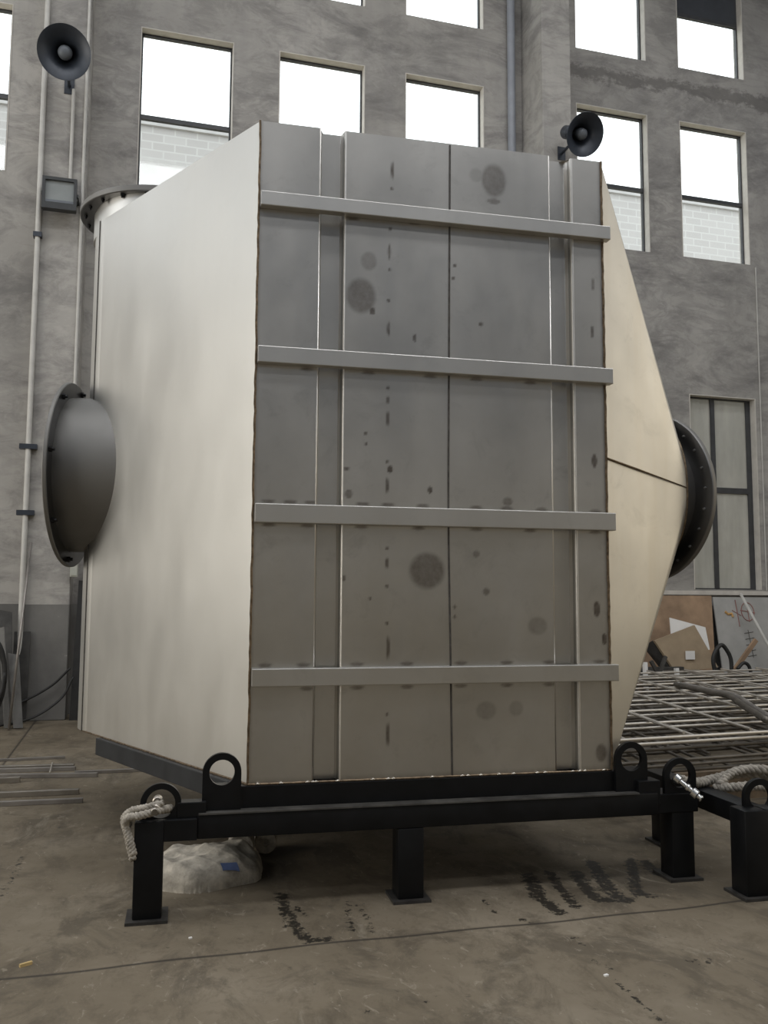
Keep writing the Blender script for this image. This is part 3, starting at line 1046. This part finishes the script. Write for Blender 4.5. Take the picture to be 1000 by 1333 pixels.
def T(u, v, z):
    return TM @ Vector((u, v, z))


def braid(bm, pts, r, turns=14, strands=3):
    P = spline(pts, 8)
    n = len(P)
    for s in range(strands):
        q = []
        up = None
        for i, p in enumerate(P):
            t = (P[min(i + 1, n - 1)] - P[max(i - 1, 0)]).normalized()
            up = t.orthogonal().normalized() if up is None else (up - t * up.dot(t)).normalized()
            sd_ = t.cross(up)
            a = 2 * PI * (turns * i / n + s / strands)
            q.append(p + (up * math.cos(a) + sd_ * math.sin(a)) * r * 0.6)
        tube(bm, q, r * 0.62, 7)
    return bm


def at_origin(o, p):
    """move a top-level mesh's origin to p without moving the mesh"""
    p = Vector(p)
    o.data.transform(Matrix.Translation(-p))
    o.location = p
    return o


bm = bmesh.new()
braid(bm, [T(-0.36, -0.03, 0.49), T(-0.42, -0.115, 0.50), T(-0.50, -0.13, 0.485), T(-0.555, -0.12, 0.475), T(-0.565, -0.10, 0.44), T(-0.545, -0.11, 0.38), T(-0.525, -0.12, 0.31)], 0.017, 10)
braid(bm, [T(-0.40, -0.10, 0.53), T(-0.48, -0.11, 0.515), T(-0.54, -0.09, 0.50), T(-0.575, -0.07, 0.46), T(-0.56, -0.08, 0.40), T(-0.54, -0.10, 0.33), T(-0.525, -0.12, 0.29)], 0.015, 10)
braid(bm, [T(-0.545, -0.06, 0.47), T(-0.555, -0.07, 0.40), T(-0.535, -0.09, 0.33), T(-0.53, -0.10, 0.28)], 0.014, 6)
r1 = at_origin(obj('lifting_sling', bm, M['rope'], None, True), T(-0.54, -0.1, 0.3))
tag(r1, 'frayed off-white rope sling hanging from the lug at the left end of the stand', 'rope sling')


def pin(label, p0, p1, r, mat):
    root = thing('shackle_pin', label, 'shackle pin', p0)
    p0, p1 = Vector(p0), Vector(p1)
    d = p1 - p0
    m = Matrix.Translation(-p0) @ ax(p0, d)
    ln = d.length
    obj('shaft', lathe(bmesh.new(), [(r * .55, 0), (r * .55, ln)], m, 16), mat, root, True, 40)
    for f, rr2, h in ((0.0, 1.0, 0.22), (0.42, 0.8, 0.12), (0.62, 1.0, 0.22), (0.92, 0.7, 0.08)):
        obj('collar', lathe(bmesh.new(), [(r * rr2 * .8, ln * f), (r * rr2, ln * (f + .03)), (r * rr2, ln * (f + h - .03)), (r * rr2 * .8, ln * (f + h))], m, 16), mat, root, True, 30)
    return root


pin('round-headed steel pin through the rope-wrapped lug at the left end of the stand', T(-0.425, 0.03, 0.520), T(-0.435, -0.15, 0.503), 0.024, M['rod'])
pin('shiny galvanised shackle pin sticking out of the right lug of the stand', T(2.255, -0.07, 0.545), T(2.36, -0.16, 0.440), 0.026, M['chrome'])

bm = bmesh.new()
braid(bm, [T(2.36, 0.04, 0.50), T(2.45, 0.10, 0.47), T(2.56, 0.16, 0.455), T(2.68, 0.18, 0.47), T(2.82, 0.15, 0.50), T(3.0, 0.1, 0.48), T(3.2, 0.12, 0.47)], 0.026, 9)
braid(bm, [T(2.62, 0.12, 0.43), T(2.68, 0.05, 0.445), T(2.78, 0.02, 0.455), T(2.9, 0.0, 0.45), T(3.05, 0.02, 0.45)], 0.024, 7)
braid(bm, [T(2.63, 0.10, 0.45), T(2.72, 0.12, 0.505), T(2.84, 0.10, 0.53), T(3.0, 0.04, 0.52), T(3.1, 0.06, 0.48)], 0.024, 7)
r2 = at_origin(obj('lifting_sling', bm, M['rope'], None, True), T(2.7, 0.1, 0.43))
tag(r2, 'heap of off-white rope sling lying on the stand at the right picture edge', 'rope sling')

# woven sack under the beam


def lump(cx, cy, sx, sy, sz, seed, rot=0.0, z0=0.0):
    rr = random.Random(seed)
    ph = [rr.uniform(0, 6.28) for _ in range(12)]
    bm = bmesh.new()
    bmesh.ops.create_icosphere(bm, subdivisions=5, radius=1.0)
    for v in bm.verts:
        p = v.co.copy()
        f = 1 + 0.10 * math.sin(3 * p.x + ph[0]) * math.cos(4 * p.y + ph[1]) + 0.07 * math.sin(7 * p.x + 5 * p.z + ph[2]) + 0.05 * math.sin(11 * p.y - 6 * p.x + ph[3]) + 0.03 * math.sin(19 * p.x + 13 * p.y + ph[4])
        x, y, z = p.x * f * sx, p.y * f * sy, max(p.z * f, -0.55) * sz
        v.co = (x * math.cos(rot) - y * math.sin(rot), x * math.sin(rot) + y * math.cos(rot), z + 0.55 * sz)
    return bm


sk = thing('woven_sack', 'crumpled dirty white woven sack with a blue patch, under the beam', 'sack', (0.43, 4.97, 0.0), 0.12)


def sack_h(x, y):
    """height of the slumped sack over its own footprint"""
    q = (abs(x) / 0.31) ** 2.4 + (abs(y) / 0.26) ** 2.4
    h = 0.17 * max(0.0, 1 - q) ** 0.42
    def ridge(t):
        return 1 - abs(math.sin(t))
    c = 0.030 * ridge(9 * x + 5 * y + 0.8 * math.sin(14 * y)) + 0.022 * ridge(7 * y - 12 * x + 1.1 + 0.9 * math.sin(11 * x)) + 0.012 * ridge(23 * x + 17 * y) + 0.008 * ridge(31 * y - 9 * x)
    return max(0.0, h * (0.66 + 5.5 * c) + (0.012 if q < 1.0 else 0.0))


sx = np.linspace(-0.32, 0.32, 110)
sy = np.linspace(-0.27, 0.27, 96)
bm = bmesh.new()
gv = [[bm.verts.new((x + 0.02 * math.sin(17 * y), y + 0.018 * math.sin(15 * x), sack_h(x, y))) for x in sx] for y in sy]
for j in range(len(sy) - 1):
    for i in range(len(sx) - 1):
        q = (gv[j][i], gv[j][i + 1], gv[j + 1][i + 1], gv[j + 1][i])
        if max(v.co.z for v in q) > 0.0:
            bm.faces.new(q)
bmesh.ops.delete(bm, geom=[v for v in bm.verts if not v.link_faces], context='VERTS')
obj('sack_body', bm, M['tarp'], sk, True)
bm = bmesh.new()
pxs = np.linspace(0.03, 0.12, 12)
pys = np.linspace(-0.238, -0.205, 12)
gv = [[bm.verts.new((x + 0.02 * math.sin(17 * y), y + 0.018 * math.sin(15 * x) - 0.003, sack_h(x, y) + 0.004)) for x in pxs] for y in pys]
for j in range(11):
    for i in range(11):
        bm.faces.new((gv[j][i], gv[j][i + 1], gv[j + 1][i + 1], gv[j + 1][i]))
bp_ = obj('blue_patch', bm, M['blue'], sk, True)
bp_['label'] = 'blue printed patch'

for (u, v, r, ln, lab) in ((0.02, 0.76, 0.075, 0.16, 'short pale roller end in the shade behind the sack, nearer the left'), (0.17, 0.86, 0.065, 0.16, 'short pale roller end in the shade behind the sack, farther right')):
    p = T(u, v, r)
    o = obj('roller', lathe(bmesh.new(), [(0, 0.012), (r * .3, 0.01), (r * .34, 0), (r * .93, 0), (r, 0.008), (r, ln), (0, ln)], ax((0, 0, 0), (0.15, 1, 0)), 32, True), M['rope'], None, True, 40)
    o.location = p
    tag(o, lab, 'roller')

# ------------------------------------------------------------------ bars lying on the floor, left
BARS = [
    ([(-1.9, 8.70), (-0.526, 8.731)], 0.012, 'thin rust-grey bar on the floor, farthest from the vessel', 'rod2'),
    ([(-1.9, 8.37), (-0.416, 8.211)], 0.021, 'thick square-ended grey bar, topmost of the tied bundle on the floor', 'rod'),
    ([(-0.40, 7.955), (0.55, 7.93)], 0.014, 'slim bar running off the bundle to behind the black stand', 'rod2'),
    ([(-1.9, 8.10), (-0.212, 7.80)], 0.018, 'long dull bar at the front of the tied bundle on the floor', 'rod2'),
    ([(-1.9, 8.27), (-0.40, 8.13)], 0.017, 'dull steel bar in the middle of the tied bundle on the floor', 'rod2'),
    ([(-1.8, 7.74), (-0.80, 7.74)], 0.022, 'short bar end lying just in front of the tied bundle', 'rod'),
    ([(-1.9, 7.26), (-0.323, 7.18)], 0.020, 'rear one of the two bars lying nearest the camera on the floor', 'rod'),
    ([(-1.9, 6.98), (-0.282, 6.885)], 0.017, 'front one of the two bars lying nearest the camera on the floor', 'rod2'),
]
for (a, b), r, lab, mk in BARS:
    bm = bmesh.new()
    d = Vector((b[0] - a[0], b[1] - a[1], 0))
    mt = Matrix.Rotation(math.atan2(d.y, d.x), 4, 'Z')
    box(bm, 0, d.length, -r, r, 0, 2 * r, mt, 0.003)
    o = obj('steel_bar', bm, M[mk])
    o.location = (a[0], a[1], 0)
    tag(o, lab, 'steel bar', 'steel bars on the floor')
o = obj('wire_tie', tb([(-0.60, 8.26, 0.05), (-0.595, 8.12, 0.055), (-0.59, 7.98, 0.048), (-0.588, 7.85, 0.045)], 0.006, 6), M['rodlit'])
tag(at_origin(o, (-0.59, 8.0, 0.0)), 'twisted wire tie across the bundle of bars on the floor', 'wire')

# ------------------------------------------------------------------ stack of welded lattice frames, right
LA = math.radians(4.0)
lu = Vector((math.cos(LA), math.sin(LA), 0))
lv = Vector((0.20, 1.0, 0)).normalized()
G0 = Vector((3.45, 5.42, 0))
NLONG, NCROSS = 8, 8
LSP, CSP = 0.65, 0.58
LEN = 5.2


def lattice(label, z, du, dv, mat, nl=NLONG, nc=NCROSS):
    root = thing('lattice_frame', label, 'steel frame', G0 + lu * du + lv * dv + Vector((0, 0, z)), 0, 'stacked lattice frames')
    r = 0.012
    for i in range(nl):
        p = lv * (LSP * i)
        obj('long_bar', tb([p - lu * 0.45, p + lu * (LEN - 0.9)], r, 8), mat, root, True, 60)
    for j in range(nc):
        p = lu * (CSP * j - 0.30)
        obj('cross_bar', tb([p + Vector((0, 0, 0.026)), p + lv * (LSP * (nl - 1)) + Vector((0, 0, 0.026))], r * 0.95, 8), mat, root, True, 60)
    return root


ORD = ['topmost', 'second from the top', 'third from the top', 'fourth from the top', 'fifth from the top', 'sixth from the top', 'lowest']
offs = [(0, 0), (0.16, 0.08), (-0.10, 0.12), (0.2, -0.03), (0.05, 0.05), (0.28, 0.1), (-0.05, 0.02)]
for k in range(7):
    lattice('welded lattice frame of thin steel bars, %s in the stack' % ORD[k], 0.535 - 0.050 * k, offs[k][0], offs[k][1], M['rodlit'] if k < 2 else M['roddark'])  # upper frames painted as lit, lower ones as shaded
for q, (i, lab) in enumerate(((0.35, 'rough timber bearer under the near side of the lattice stack'), (4.2, 'rough timber bearer under the far side of the lattice stack'))):
    bm = bmesh.new()
    box(bm, -0.40, LEN - 1.0, -0.06, 0.06, 0, 0.218, Matrix.Rotation(LA, 4, 'Z'))
    o = obj('timber_bearer', bm, M['wood'])
    o.location = G0 + lv * i
    tag(o, lab, 'timber')

# bent twin tube lying on the frames
bt_ = thing('bent_tube_rail', 'bent dark twin-tube rail lying across the top lattice frame', 'tube rail', (5.0, 6.6, 0.585))
pts = spline([(5.40, 7.95, 0.612), (5.36, 7.62, 0.612), (5.30, 7.18, 0.612), (5.24, 6.88, 0.612), (4.88, 6.22, 0.612), (4.50, 5.50, 0.612)], 8)
for s in (-0.032, 0.032):
    obj('tube', tb([Vector((p.x + s, p.y, p.z)) - Vector((5.0, 6.6, 0.585)) for p in pts], 0.026, 10), M['roddark'] if s < 0 else M['rod2'], bt_, True)

# ------------------------------------------------------------------ things leaning on the far wall, right


def leaning(name, pts, thick, mat, label, cat, group=None):
    """pts: polygon corners in world space"""
    o = obj(name, poly_sheet(pts, thick), mat)
    b = min(pts, key=lambda p: p[2])
    at_origin(o, b)
    return tag(o, label, cat, group)


leaning('rusty_sheet', [(6.6, 11.55, 0.02), (8.50, 11.55, 0.02), (8.62, 11.78, 1.52), (6.6, 11.78, 1.52)], 0.02, M['rust'], 'blotchy brown rusted sheet leaning on the wall beneath the low window', 'metal sheet')
gs = thing('steel_sheet', 'grey steel sheet with red and orange scrawl leaning on the wall at right', 'metal sheet', (10.0, 11.5, 0))
obj('sheet', poly_sheet([(-1.36, 0.02, 0.0), (1.5, 0.02, 0.0), (1.5, 0.27, 1.50), (-1.36, 0.27, 1.50)], 0.02), M['greysheet'], gs)


def on_sheet(x, z):
    """point just in front of the leaning grey sheet, in its own frame"""
    return Vector((x - 10.0, 0.02 + 0.25 * z / 1.5 - 0.013, z))


bm = bmesh.new()
tube(bm, [on_sheet(9.23 + 0.115 * math.cos(a), 1.28 + 0.14 * math.sin(a)) for a in [2 * PI * k / 20 for k in range(21)]], 0.007, 6)
tube(bm, [on_sheet(9.10, 1.30), on_sheet(9.36, 1.26)], 0.007, 6)
tube(bm, [on_sheet(9.23, 1.40), on_sheet(9.24, 1.12)], 0.006, 6)
tube(bm, [on_sheet(9.03, 1.46), on_sheet(9.05, 1.05)], 0.007, 6)
tube(bm, [on_sheet(8.95, 1.30), on_sheet(9.10, 1.22)], 0.006, 6)
obj('red_scrawl', bm, M['red'], gs)
bm = bmesh.new()
tube(bm, [on_sheet(8.82, 1.28), on_sheet(8.87, 1.24), on_sheet(8.93, 1.25), on_sheet(8.95, 1.20)], 0.02, 8)
obj('orange_scrawl', bm, M['orange'], gs)
bm = bmesh.new()
for zz in (0.95, 0.86, 0.77, 0.68, 0.60):
    tube(bm, [on_sheet(9.12, zz), on_sheet(9.28, zz + 0.02)], 0.005, 6)
tube(bm, [on_sheet(9.19, 1.0), on_sheet(9.22, 0.58)], 0.005, 6)
obj('faded_scrawl', bm, M['greyscrap'], gs)

leaning('white_board', [(7.50, 11.165, 0.70), (8.12, 11.165, 0.74), (8.11, 11.24, 1.06), (7.53, 11.26, 1.20)], 0.015, M['white'], 'white board propped against the rusted sheet on the far wall', 'board')
cb = thing('cardboard_box', 'flattened brown cardboard box tilted in front of the white board', 'box', (7.47, 11.12, 0.295))
obj('side', poly_sheet([(-0.30, 0.0, 0.585), (0.0, -0.05, 0.14), (0.70, -0.05, 0.20), (0.36, 0.0, 0.80)], 0.05), M['card'], cb)
obj('flap', poly_sheet([(-0.31, 0.02, 0.585), (-0.01, -0.03, 0.14), (-0.12, 0.14, 0.20), (-0.37, 0.16, 0.50)], 0.02), M['darkscrap'], cb)
bm = bmesh.new()
box(bm, 0.16, 0.31, -0.085, -0.078, 0.32, 0.44)
obj('paper_label', bm, M['white'], cb)
# trolley-like shelf of scrap under it
ds = thing('scrap_rack', 'low steel rack piled with flat scrap bars before the cardboard', 'rack', (7.42, 11.04, 0))
for x in (-0.60, 0.60):
    for y in (-0.28, 0.28):
        obj('leg', bx(x - 0.02, x + 0.02, y - 0.02, y + 0.02, 0, 0.40), M['darkscrap'], ds)
obj('top', bx(-0.66, 0.66, -0.33, 0.33, 0.40, 0.43), M['greyscrap'], ds)
for (nm, args, mk, rot, dx, lab) in (
        ('steel_flat', (-0.5, 0.4, -0.05, 0.05, 0, 0.05), 'rod', 0.05, -0.05, 'pale flat bar lying on the scrap rack, nearest the camera'),
        ('steel_flat', (-0.55, 0.2, 0.09, 0.17, 0, 0.09), 'darkscrap', -0.06, -0.08, 'dark flat bar lying at the back of the scrap rack'),
        ('steel_channel', (0.0, 0.55, -0.17, -0.09, 0, 0.045), 'rodlit', 0.0, 0.05, 'bright short channel lying at the right end of the scrap rack')):
    o = obj(nm, box(bmesh.new(), *args, Matrix.Rotation(rot, 4, 'Z'), 0.004), M[mk])
    o.location = (7.42 + dx, 10.88, 0.43)
    tag(o, lab, 'steel bar')
# crossed offcuts at the edge of the cone
for i, (p, q, r, mk, lab) in enumerate((
        ((6.58, 10.42, 0.03), (6.98, 10.55, 0.70), 0.03, 'darkscrap', 'dark angle offcut slanting right beside the cone edge'),
        ((6.96, 10.30, 0.03), (6.62, 10.34, 0.66), 0.03, 'darkscrap', 'dark angle offcut slanting left beside the cone edge'),
        ((6.72, 10.62, 0.035), (6.73, 10.66, 0.62), 0.035, 'white', 'pale upright offcut between the crossed dark pieces'),
        ((7.10, 10.42, 0.035), (7.08, 10.46, 0.55), 0.035, 'white', 'pale short offcut at the right of the crossed dark pieces'))):
    o = obj('steel_offcut', tb([p, q], r, 4), M[mk])
    tag(at_origin(o, p), lab, 'steel offcut')

bg = thing('tool_bag', 'black tool bag with a raised carrying handle behind the lattice frames', 'bag', (7.78, 10.46, 0))
bm = bmesh.new()
bmesh.ops.create_icosphere(bm, subdivisions=4, radius=1)
for v in bm.verts:
    p = v.co
    v.co = (math.copysign(abs(p.x) ** .7, p.x) * 0.36, math.copysign(abs(p.y) ** .8, p.y) * 0.12, (math.copysign(abs(p.z) ** .7, p.z) * (0.5 + 0.12 * p.x) + 1) * 0.33)
zmin = min(v.co.z for v in bm.verts)
for v in bm.verts:
    v.co.z = (v.co.z - zmin) * 1.08
obj('bag_body', bm, M['rubber'], bg, True)
obj('handle', tb(spline([(-0.10, 0, 0.50), (-0.12, 0, 0.66), (-0.07, 0, 0.78), (0.02, 0, 0.85), (0.10, 0, 0.78), (0.16, 0, 0.66), (0.17, 0, 0.50)], 6), 0.028, 10), M['rubber'], bg, True)
obj('side_loop', tb(spline([(0.26, 0, 0.52), (0.36, 0, 0.60), (0.44, 0, 0.57), (0.48, 0, 0.46), (0.50, 0, 0.36)], 6), 0.024, 10), M['rubber'], bg, True)

o = obj('leaning_pole', tb([(9.55, 11.1, 0.02), (9.03, 11.62, 1.56)], 0.022, 10), M['pipe'], None, True)
tag(at_origin(o, (9.55, 11.1, 0.02)), 'pale pole leaning on the grey steel sheet at the right edge', 'pole')
o = obj('angle_iron', bx(-0.03, 0.03, -0.02, 0.02, 0, 0.88), M['rust'])
o.location = (8.35, 10.6, 0.32); o.rotation_euler = (0, math.radians(47), 0)
o.location = (7.72, 10.655, 0.02)
o.rotation_euler = (0, math.radians(42), 0)
o.scale = (1, 1, 1.35)
tag(o, 'rusty angle iron slanting up to the right of the black bag', 'angle iron')

# ------------------------------------------------------------------ fittings on the far wall


def horn(label, loc, yaw, pitch, wall_y, size=1.0):
    root = thing('horn_loudspeaker', label, 'loudspeaker', loc, 0, 'horn loudspeakers on the wall')
    d = Vector((math.sin(yaw) * math.cos(pitch), -math.cos(yaw) * math.cos(pitch), math.sin(pitch)))
    m = ax((0, 0, 0), d)
    s = size
    prof = [(0.075, -0.42), (0.085, -0.30), (0.12, -0.18), (0.19, -0.07), (0.27, -0.01), (0.325, 0.02), (0.34, 0.025), (0.342, 0.012), (0.328, 0.002), (0.27, -0.035), (0.18, -0.10), (0.11, -0.21), (0.07, -0.32), (0.06, -0.40)]
    obj('horn_bell', lathe(bmesh.new(), [(r * s, h * s) for r, h in prof[::-1]], m, 48, True), M['horn'], root, True, 60)
    obj('center_plug', lathe(bmesh.new(), [(0.0, -0.02), (0.05, -0.025), (0.085, -0.05), (0.095, -0.11), (0.07, -0.26), (0.0, -0.30)] if s == 0 else [(0.0, -0.02 * s), (0.05 * s, -0.025 * s), (0.085 * s, -0.05 * s), (0.095 * s, -0.11 * s), (0.06 * s, -0.30 * s), (0.0, -0.31 * s)], m, 32), M['horncore'], root, True, 60)
    obj('driver', lathe(bmesh.new(), [(0.0, -0.60 * s), (0.10 * s, -0.60 * s), (0.11 * s, -0.58 * s), (0.11 * s, -0.43 * s), (0.08 * s, -0.40 * s), (0, -0.40 * s)], m, 32), M['horn'], root, True, 40)
    p = m @ Vector((0, 0, -0.34 * s))
    bm = bmesh.new()
    tube(bm, [p, Vector((p.x, p.y + 0.08, p.z - 0.12)), Vector((p.x, wall_y - loc[1], p.z - 0.12))], 0.022, 8)
    box(bm, p.x - 0.06, p.x + 0.06, wall_y - loc[1] - 0.012, wall_y - loc[1], p.z - 0.22, p.z - 0.02)
    obj('bracket', bm, M['horn'], root)
    return root


horn('bluish dark horn loudspeaker on the left pilaster above the floodlight', (-0.95, 10.55, 7.87), math.radians(-2), math.radians(-28), PLY, 0.89)
horn('dark horn loudspeaker just above the vessel top, beside the right pilaster', (5.89, 10.55, 7.91), math.radians(8), math.radians(-30), PRY, 0.86)

fl = thing('floodlight', 'black square floodlight on the left pilaster beside the top flange', 'floodlight', (-0.985, 11.12, 6.37))
bm = bmesh.new()
for a in ((-0.20, 0.20, -0.05, 0.03, -0.20, -0.12), (-0.20, 0.20, -0.05, 0.03, 0.16, 0.20), (-0.20, -0.165, -0.05, 0.03, -0.12, 0.16), (0.165, 0.20, -0.05, 0.03, -0.12, 0.16), (-0.19, 0.19, 0.03, 0.08, -0.19, 0.19)):
    box(bm, *a)
obj('housing', bm, M['lamp'], fl)
obj('lens', bx(-0.165, 0.165, -0.02, -0.01, -0.12, 0.16), M['lens'], fl)
obj('reflector_strip', bx(-0.165, 0.165, -0.035, -0.02, -0.118, -0.085), M['horncore'], fl)
bm = bmesh.new()
box(bm, -0.21, -0.201, -0.02, PLY - 11.12, -0.02, 0.02); box(bm, 0.203, 0.22, -0.02, PLY - 11.12, -0.02, 0.02); box(bm, -0.205, 0.205, PLY - 11.12 - 0.01, PLY - 11.12, -0.03, 0.03)
obj('bracket', bm, M['lamp'], fl)


def pipe_thing(name, label, cat, pts, r, mat, clips=()):
    root = thing(name, label, cat, pts[0])
    o0 = Vector(pts[0])
    obj('pipe', tb([Vector(p) - o0 for p in pts], r, 12), mat, root, True, 40)
    for z, w in clips:
        obj('clip', bx(-w, w, -0.04, 0.07, z - o0.z - 0.03, z - o0.z + 0.03), M['horn'], root)
    return root


pipe_thing('conduit_pipe', 'long pale conduit running down the left edge of the left pilaster', 'conduit', [(-1.235, PLY - 0.035, 0.0), (-1.235, PLY - 0.035, ZC)], 0.032, M['pipe'], ((3.26, 0.10), (2.46, 0.10), (5.9, 0.05)))
pipe_thing('conduit_pipe', 'short pale conduit joining the left horn loudspeaker and the floodlight', 'conduit', [(-0.885, PLY - 0.025, 6.58), (-0.885, PLY - 0.025, 7.85)], 0.022, M['pipe'])
pipe_thing('conduit_pipe', 'added pale pipe standing in for the lit right side of the left pilaster', 'conduit', [(-0.735, PLY - 0.02, 1.98), (-0.735, PLY - 0.02, ZC)], 0.020, M['pipe'])  # added pipe paints the pilaster's lit side face as a pale strip
pipe_thing('drain_pipe', 'blue-grey drain pipe in the corner left of the right pilaster', 'pipe', [(5.36, WY - 0.07, 0.0), (5.36, WY - 0.07, ZC)], 0.062, M['pipe2'])
o = obj('wall_cable', tb([(9.72, WY - 0.012, 1.61), (9.72, WY - 0.012, 6.9)], 0.012, 6), M['pipe'])
tag(at_origin(o, (9.72, WY - 0.012, 1.61)), 'thin pale cable running down the wall right of the low window', 'cable')
jb = thing('switch_box', 'small pale switch box on the pilaster edge below the left flange', 'switch box', (-0.66, PLY - 0.06, 1.70))
obj('box_body', bx(-0.045, 0.045, -0.02, 0.06, 0, 0.32, bevel=0.006), M['boxgrey'], jb)
obj('box_cover', bx(-0.035, 0.035, -0.03, -0.02, 0.02, 0.30), M['boxgrey'], jb)
o = obj('dark_sliver', bx(-0.10, 0.10, -0.02, 0.02, 0, 1.66), M['rubber'])  # thin black strip upright at the pilaster's edge
o.location = (-0.55, PLY - 0.02, 0); o.rotation_euler = (-0.05, 0.055, 0)
o.rotation_euler = (math.radians(-3), math.radians(1.5), 0)
tag(o, 'dark plank standing against the pilaster beside the left end of the vessel', 'sliver')

# cables drooping along the foot of the left pilaster
for pts, lab in (([(-0.66, 11.22, 0.62), (-0.86, 11.22, 0.42), (-1.16, 11.18, 0.25), (-1.46, 11.0, 0.14), (-1.9, 10.9, 0.03)], 'upper one of two black cables drooping in front of the left pilaster'),
                 ([(-0.62, 11.22, 0.52), (-0.74, 11.18, 0.28), (-1.02, 11.0, 0.09), (-1.38, 10.8, 0.03), (-1.9, 10.7, 0.02)], 'lower one of two black cables drooping in front of the left pilaster')):
    o = obj('black_cable', tb(spline(pts, 8), 0.014, 8), M['rubber'], None, True)
    tag(at_origin(o, pts[-1]), lab, 'cable')

# clutter leaning in the corner left of the pilaster
CLUT = [
    ('steel_plate', [(-1.75, 11.0, 0.01), (-1.24, 11.0, 0.01), (-1.33, 11.24, 1.28), (-1.75, 11.24, 1.36)], 0.02, 'darkscrap', 'dark steel plate leaning in the corner at the left picture edge', 'metal sheet'),
    ('scrap_strip', [(-1.30, 10.75, 0.01), (-1.23, 10.75, 0.01), (-1.37, 10.96, 1.12), (-1.43, 10.97, 1.10)], 0.02, 'greyscrap', 'crooked grey scrap strip leaning at the left picture edge', 'scrap'),
    ('scrap_strip', [(-1.20, 10.72, 0.01), (-1.10, 10.72, 0.01), (-1.20, 10.95, 0.80), (-1.32, 10.98, 0.82)], 0.02, 'greyscrap', 'short bent grey strip standing nearest the pilaster conduit', 'scrap'),
    ('steel_plate', [(-1.30, 11.2, 0.01), (-1.12, 11.2, 0.01), (-1.12, 11.3, 1.05), (-1.30, 11.3, 1.05)], 0.02, 'darkscrap', 'narrow black plate standing against the foot of the left pilaster', 'metal sheet'),
]
for nm, pts, th, mk, lab, cat in CLUT:
    leaning(nm, pts, th, M[mk], lab, cat)
o = obj('hose_coil', tb(spline([(-1.44 + 0.15 * math.cos(a) , 10.55 + 0.05 * math.sin(a * 0.5), 0.52 + 0.40 * math.sin(a) + 0.012 * a) for a in [k * 0.5 for k in range(26)]], 4), 0.022, 8), M['rubber'], None, True)
tag(at_origin(o, (-1.5, 10.6, 0.02)), 'black hose hung in coils before the scrap at the left picture edge', 'hose')
o = obj('thin_rod', tb([(-1.34, 10.7, 0.35), (-1.27, 10.9, 1.1), (-1.15, 11.22, 2.1)], 0.014, 8), M['rod2'], None, True)
o2 = obj('thin_rod', tb([(-1.235, 10.62, 0.01), (-1.15, 11.22, 2.1)], 0.014, 8), M['rod2'], None, True)
bpy.data.objects.remove(o)
tag(at_origin(o2, (-1.36, 10.6, 0.01)), 'thin grey rod leaning against the left pilaster conduit', 'rod')

# litter on the floor
for (x, y, lx, ly, lz, rot, mk, nm, lab) in (
        (-0.36, 3.985, 0.05, 0.012, 0.012, 0.5, 'yellow', 'paper_stub', 'small yellow stub on the floor at the lower left'),
        (0.30, 4.10, 0.014, 0.01, 0.006, 0.2, 'white', 'paper_scrap', 'tiny white scrap on the floor left of the floor joint, by the left leg'),
        (1.865, 3.28, 0.018, 0.012, 0.006, 0.2, 'white', 'paper_scrap', 'tiny white scrap on the bare floor at the lower right')):
    o = obj(nm, bx(-lx / 2, lx / 2, -ly / 2, ly / 2, 0, lz), M[mk])
    o.location = (x, y, 0); o.rotation_euler = (0, 0, rot)
    tag(o, lab, 'litter')
